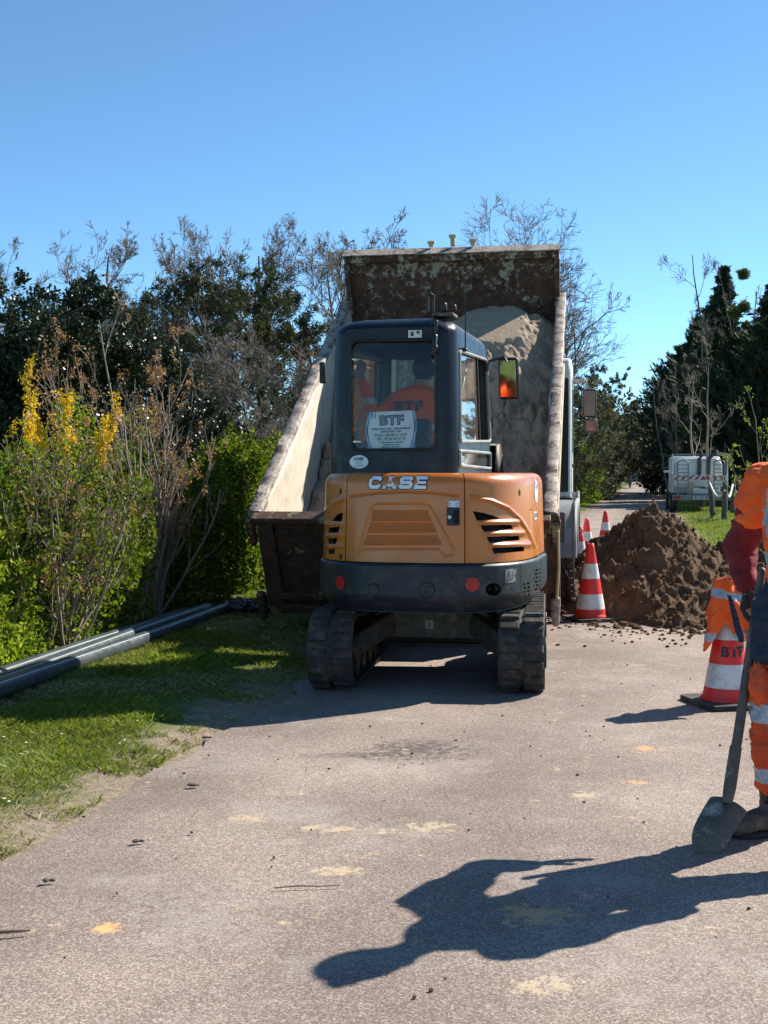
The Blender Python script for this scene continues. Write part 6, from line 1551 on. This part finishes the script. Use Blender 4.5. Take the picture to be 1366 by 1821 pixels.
def standing(name, label, loc, face, H, mats, pose='walk', vest=True, category='person', group=None):
    """small distant figure: body is one surface, clothing coloured by height"""
    k = H/1.75; root = empty(name, loc, math.atan2(face[1], face[0])-math.pi/2); tag(root, label, category, group); mb = MB()
    hip = .92*k; sh = 1.44*k
    mb.caps((0, 0, hip), (0, 0, sh-.12), .15*k, .17*k); mb.ell((0, 0, sh-.04), (.21*k, .12*k, .12*k)); mb.ell((0, 0, hip), (.17*k, .125*k, .14*k))
    for s_ in (-1, 1):
        st = .13*s_ if pose == 'walk' else .02*s_
        mb.caps((s_*.09*k, 0, hip-.03), (s_*.10*k, st*.6+.03, .50*k), .09*k, .06*k); mb.caps((s_*.10*k, st*.6+.03, .50*k), (s_*.10*k, st, .10*k), .062*k, .042*k); mb.caps((s_*.10*k, st-.03, .045), (s_*.11*k, st+.13*k, .035), .042*k, .036*k)
        e = V3(s_*.27*k, -st*.5-.02, 1.15*k); w_ = V3(s_*.26*k, -st*.8+.08, .90*k); mb.caps((s_*.19*k, 0, sh-.04), e, .058*k, .045*k); mb.caps(e, w_, .045*k, .033*k); hand(mb, w_, V3(0, .1, -1), V3(-s_, 0, 0), 1, k, .3)
    face_head(mb, V3(0, .02, 1.63*k), V3(0, 1, 0), .098*k)
    me = remeshed(mb, .014, 2)
    def fn(c):
        i = np.zeros(len(c), int); z = c[:, 2]/k; ax = np.abs(c[:, 0])/k
        i[z < .95] = 1; i[z < .09] = 2; i[z > 1.50] = 3; i[(z > .98) & (z < 1.42) & (ax < .20)] = 4; i[(z > 1.10) & (z < 1.16) & (ax < .21)] = 5; i[(z < .93) & (ax > .205)] = 3; i[z > 1.66] = 6
        return i
    finish(me, 'body', mats, root, fn)
    return root
qa = G(1145, 868); standing('person', 'distant person in dark clothes on the road, left of the one in orange', (qa.x, qa.y, 0), (.2, -1), 1.76, [M['navy'], M['navy'], M['black'], M['skin'], M['navy'], M['navy'], M['black']])
qa = G(1165, 869); standing('person', 'distant person in an orange vest and dark trousers walking on the road', (qa.x, qa.y, 0), (.2, -1), 1.72, [M['hivis'], M['navy'], M['black'], M['skin'], M['hivis'], M['silver'], M['black']])
# ---- excavator driver, seated, in upper-structure coordinates
dr = empty('person', PV, UY); tag(dr, 'seated excavator driver in an orange BTF jacket seen through the rear window', 'person')
def U(x, y, z): return V3(x, y, z)
hp = U(-.16, .02, 1.64)
mb = MB(); mb.caps(hp, U(-.16, .05, 1.82), .15, .165); mb.ell(U(-.17, .06, 1.96), (.215, .125, .13)); mb.caps(U(-.17, .06, 2.0), U(-.14, .09, 2.09), .09, .06)
for s_ in (-1, 1):
    kn = U(-.16+s_*.14, .46, 1.68); mb.caps(hp+V3(s_*.09, .02, 0), kn, .09, .066); mb.caps(kn, U(-.16+s_*.13, .58, 1.50), .06, .05); mb.caps(U(-.16+s_*.13, .58, 1.49), U(-.16+s_*.13, .72, 1.48), .045, .038)
rs = U(.0, .06, 1.98); re = U(.10, .14, 1.78); rw = U(.09, .30, 1.84); mb.caps(rs, re, .065, .05); mb.caps(re, rw, .05, .036); hand(mb, rw, V3(0, 1, .2), V3(0, 0, -1), 1, 1, .9)
ls = U(-.34, .06, 1.97); le = U(-.47, .02, 1.84); lw = U(-.56, -.02, 2.12); mb.caps(ls, le, .06, .055); mb.caps(le, lw, .052, .04); hand(mb, lw, V3(-.1, .1, 1), V3(0, 1, 0), 1, 1, .3)
face_head(mb, U(-.13, .12, 2.20), V3(.25, 1, -.1), .098)
me = remeshed(mb, .011, 3); co = None
def fn(c):
    i = np.zeros(len(c), int); x, y, z = c.T
    i[z < 1.66] = 1; i[(z > 2.09) & (x > -.35)] = 2; i[(z > 2.13) & (x > -.35) & (y < .135+.35*(z-2.2))] = 4; i[(z > 2.25) & (x > -.35)] = 4; i[(z > 2.13) & (x < -.45)] = 2; i[(y > .32) & (x > 0) & (z > 1.78)] = 2
    i[(x < -.42) & (z > 1.95) & (z < 2.0)] = 3; i[(z > 1.755) & (z < 1.80) & (x > -.4) & (x < .2)] = 3; i[(z < 1.55)] = 5
    return i
M['hair'] = pm('dark_hair', (.02, .015, .012), .6)
db = finish(me, 'body', [M['hivis'], M['navy'], M['skin'], M['silver'], M['hair'], M['black']], dr, fn, (.012, 7, 4))
vs, fs = text_verts('BTF', .105, .003); A = []
for v in vs: xx_ = v[0]*1.25; A.append((xx_-.20, -.105+.35*xx_*xx_*2, v[1]+1.925))
me = bpy.data.meshes.new('jacket_print'); me.from_pydata(A, [], fs); me.materials.append(M['ink2']); link(bpy.data.objects.new('jacket_print', me), db)
# ---- worker with the shovel (right edge)
Yw = 4.90; WX = 1.67; wr = empty('person', (WX, Yw-.08, 0)); tag(wr, 'worker at the right edge in orange workwear and maroon sleeves leaning on a shovel', 'person')
FW = V3(-.50, -.86, 0).normalized(); RT_ = V3(FW.y, -FW.x, 0); RT_ = FW.cross(V3(0, 0, 1)).normalized()     # the worker's right points to the photo's left and away
def W(f, r, z): return FW*f+RT_*r+V3(0, 0, z)
def wpix(px, py, Y): p = AT(px, py, Y); return p-V3(WX, Yw-.08, 0)
ltoe = wpix(1340, 1478, 4.82); ltoe.z = 0
# legs
fR = wpix(1380, 1480, 4.90); fR.z = 0; fL = W(-.02, -.30, 0)+V3(.10, -.10, 0)
hipC = W(-.02, 0, .93); hR = hipC+RT_*.11; hL = hipC-RT_*.11; kR = hR.lerp(fR, .52)+FW*.045+V3(-.02, 0, 0); kL = hL.lerp(fL, .52)+FW*.05
kR.z = .50; kL.z = .50; kR.x = wpix(1372, 1250, 4.9).x; chest = W(.03, 0, 1.24); neck = W(.06, 0, 1.47)
shR = wpix(1366, 862, 5.08); shL = W(.04, -.22, 1.42); elR = wpix(1316, 968, 5.24); wrR = wpix(1325, 1036, 5.14)
body = MB()
body.caps(hipC, chest, .13, .145); body.ell(chest+V3(0, 0, .04), (.15, .15, .2)); body.caps(shR, shL, .055, .055); body.caps(hR, kR, .085, .06); body.caps(hL, kL, .085, .06)
body.caps(kR, fR+V3(0, 0, .09), .058, .04); body.caps(kL, fL+V3(0, 0, .09), .058, .04)
tR = (V3(-.95, -.30, 0)).normalized(); tL = FW
for f_, t_ in ((fR, tR), (fL, tL)): body.caps(f_+V3(0, 0, .05)-t_*.05, f_+t_*.15+V3(0, 0, .035), .036, .03)
body.caps(shR, elR, .050, .042); body.caps(elR, wrR, .041, .029)
elL = W(-.06, -.30, 1.17); wrL = W(.06, -.29, .93); body.caps(shL, elL, .050, .042); body.caps(elL, wrL, .041, .029)
hand(body, wrR, V3(.22, -.12, -1), V3(.3, -1, 0), -1, 1.0, .35); hand(body, wrL, FW*.3+RT_*.4-V3(0, 0, 1), RT_, 1, 1.0, .5)
headc = W(.10, -.02, 1.66)
hdir = (FW+V3(0, 0, -.12)).normalized(); Lh, roth = face_head(body, headc, hdir, .102)
me = remeshed(body, .0095, 3)
finish(me, 'body', [M['skin'], M['hair']], wr, lambda c: ((c[:, 2] > 1.69) & (((c-np.array(headc)) @ np.array(FW)) < .07)).astype(int))
for k in (-1, 1):
    e = MB(); e.ell(Lh(k*.33, .86, .06), (.012, .010, .009), roth); e.build('eye', M['white'], wr)
    e = MB(); e.ell(Lh(k*.33, .95, .06), (.005, .004, .005), roth, 8, 6); e.build('pupil', M['black'], wr)
# cap with a peak (casts the long beak of the shadow)
cp = MB(); cp.ell(headc+V3(0, 0, .052), (.108, .118, .088), Matrix((RT_, FW, V3(0, 0, 1))).transposed())
for i in range(5): cp.caps(headc+FW*.08+RT_*(-.05+.025*i)+V3(0, 0, .052), headc+FW*(.20-.012*abs(i-2)**2)+RT_*(-.045+.0225*i)+V3(0, 0, .030), .012, .009, 8, 3)
finish(remeshed(cp, .009, 2), 'cap', M['navy'], wr)
# maroon fleece (sleeves and trunk)
fl = MB(); fl.caps(hipC+V3(0, 0, .06), chest, .14, .15); fl.ell(chest+V3(0, 0, .08), (.15, .15, .19)); fl.caps(shR, shL, .082, .082)
fl.caps(shR, elR, .078, .070); fl.caps(elR, wrR+(elR-wrR)*.06, .070, .052); fl.caps(shL, elL, .075, .066); fl.caps(elL, wrL+(elL-wrL)*.06, .066, .05)
finish(remeshed(fl, .009, 3), 'fleece', M['maroon'], wr, None, (.016, 10, 11))
# hi-vis T-shirt / vest over it with short sleeves
ts = MB(); ts.caps(hipC+V3(0, 0, .10), chest, .168, .178); ts.caps(hipC-V3(0, 0, .03), hipC+V3(0, 0, .1), .178, .168); ts.ell(chest+V3(0, 0, .07), (.180, .185, .225)); ts.caps(shR, shL, .100, .098); ts.caps(shR, shR.lerp(elR, .40), .098, .094); ts.caps(shL, shL.lerp(elL, .45), .10, .095)
ts.caps(neck-V3(0, 0, .02), neck+V3(0, 0, .02), .085, .07)
nR = np.array(RT_)
def tfn(c):
    z = c[:, 2]; r_ = c @ nR; f_ = c @ np.array(FW); i = np.zeros(len(c), int)
    body_ = r_ < .215
    i[body_ & (z > 1.245) & (z < 1.305)] = 1; i[body_ & (z > 1.085) & (z < 1.14)] = 1
    i[(np.abs(np.abs(r_)-.115) < .032) & (z > 1.2)] = 1
    return i
me = remeshed(ts, .008, 3); finish(me, 'vest', [M['hivis'], M['silver']], wr, tfn, (.020, 9, 21))
vs, fs = text_verts('KTF', .05, .002)
# trousers: navy seat and thigh panels, orange lower legs with silver bands
tr_ = MB(); tr_.ell(hipC+V3(0, 0, .0), (.16, .17, .13))
for h_, k_, f_ in ((hR, kR, fR), (hL, kL, fL)):
    a_ = f_+V3(0, 0, .235); tr_.caps(h_, k_, .115, .092); tr_.caps(k_, a_, .092, .082)
def lfn(c):
    z = c[:, 2]; i = np.ones(len(c), int); i[z > .70] = 0; i[(z > .475) & (z < .545)] = 2; i[(z > .225) & (z < .285)] = 2; i[(z > .60) & (z < .72) & (np.sin(c[:, 0]*40) > 2)] = 0
    return i
me = remeshed(tr_, .008, 3)
finish(me, 'trousers', [M['navy'], M['hivisred'], M['silver']], wr, lfn, (.034, 9, 33))
pk = MB(); pk.ell(hR.lerp(kR, .72)+V3(-.085, -.04, 0), (.035, .055, .085)); finish(remeshed(pk, .008, 3), 'thigh_pocket', M['hivisred'], wr, None, (.012, 12, 5))
for f_, t_, nm in ((fR, tR, 'boot'), (fL, tL, 'boot')):
    bt = MB(); bt.caps(f_+V3(0, 0, .25), f_+V3(0, 0, .10), .068, .062); bt.caps(f_+V3(0, 0, .075)-t_*.03, f_+t_*.12+V3(0, 0, .06), .058, .05); bt.ell(f_+t_*.165+V3(0, 0, .055), (.058, .058, .046)); bt.ell(f_-t_*.05+V3(0, 0, .07), (.05, .05, .06))
    bo = finish(remeshed(bt, .007, 3), nm, [M['leather'], M['black']], wr, lambda c: (c[:, 2] > .135).astype(int), (.010, 16, 8))
    sl = MB(); x_ = V3(t_.y, -t_.x, 0); pr = [(f_+t_*a+x_*b) for a, b in ((-.105, -.02), (-.09, -.05), (.0, -.055), (.12, -.066), (.19, -.05), (.225, -.01), (.225, .01), (.19, .05), (.12, .066), (.0, .055), (-.09, .05), (-.105, .02))]
    sl.prism([(p.x, p.y) for p in pr], .012, .040); sl.build('sole', M['black'], bo, .006)
# gloves
gm = MB(); gm.caps(wrR+(elR-wrR)*.15, wrR, .044, .036); hand(gm, wrR, V3(.22, -.12, -1), V3(.3, -1, 0), -1, 1.22, .35)
finish(remeshed(gm, .0042, 2), 'glove', M['glove'], wr, None, (.004, 40, 3))
gm = MB(); gm.caps(wrL+(elL-wrL)*.15, wrL, .042, .034); hand(gm, wrL, FW*.3+RT_*.4-V3(0, 0, 1), RT_, 1, 1.2, .5); finish(remeshed(gm, .0045, 2), 'glove', M['glove'], wr)
# ---- shovel: shaft passes in front of the hand, blade tip on the asphalt
top = AT(1353, 1030, 5.03); mid = AT(1298, 1400, 4.78)
tip = G(1246, 1524, .006); sh = empty('shovel', tip); tag(sh, 'pointed shovel with dark wooden shaft and dirty steel blade held by the worker', 'shovel')
ax = (top-mid).normalized(); L3 = lambda p: p-tip
mb = MB(); m0 = L3(mid); m1 = L3(top+ax*.03); mb.tube([m0, m0.lerp(m1, .3)+V3(.002, 0, 0), m0.lerp(m1, .65), m1], [.0195, .0195, .019, .017], 16); mb.caps(m1, m1+ax*.004, .017, .016); mb.build('shaft', M['shaft'], sh)
neckp = AT(1293, 1428, 4.765); mb = MB(); mb.tube([m0+ax*.16, m0+ax*.0, L3(neckp)], [.0235, .0245, .020], 16)
bt_ = AT(1300, 1455, 4.775)
mb.tube([L3(neckp), L3(neckp).lerp(L3(bt_), .5)+V3(0, 0, -.002), L3(bt_)], [.020, .019, .013], 14); mb.build('socket', M['spade'], sh)
# blade: dished sheet from shoulder line to pointed tip
c_top = AT(1294, 1430, 4.765); A1 = AT(1262, 1420, 4.82); A2 = AT(1331, 1440, 4.76)
uax = ((A1+A2)/2-tip); LB = uax.length; uax.normalize(); wax = (A2-A1); wax = (wax-uax*wax.dot(uax)); WB = wax.length/2; wax.normalize(); nax = uax.cross(wax)
if nax.y > 0: nax = -nax
nu, nv = 46, 60; S, T = np.meshgrid(np.linspace(-1, 1, nu), np.linspace(0, 1, nv))
wid = WB*np.where(T < .42, np.sqrt(np.maximum(1-(1-T/.42)**2.0, 0))*.94+.0, .94+.06*(T-.42)/.58)
dish = -.030*(1-S*S)*(.35+.65*T)-.028*np.sin(T*np.pi)*1.0+.022*np.exp(-(S/.16)**2)*ss(T, .55, 1.0)
P = np.array(uax)[None, None]*(T*LB)[..., None]+np.array(wax)[None, None]*(S*wid)[..., None]-np.array(nax)[None, None]*(-dish)[..., None]*-1
I = np.arange(nu*nv).reshape(nv, nu); Q = np.stack([I[:-1, :-1], I[:-1, 1:], I[1:, 1:], I[1:, :-1]], -1).reshape(-1, 4)
bl = npmesh('blade', P.reshape(-1, 3), Q, M['spade'], sh, True); so = bl.modifiers.new('t', 'SOLIDIFY'); so.thickness = .0035
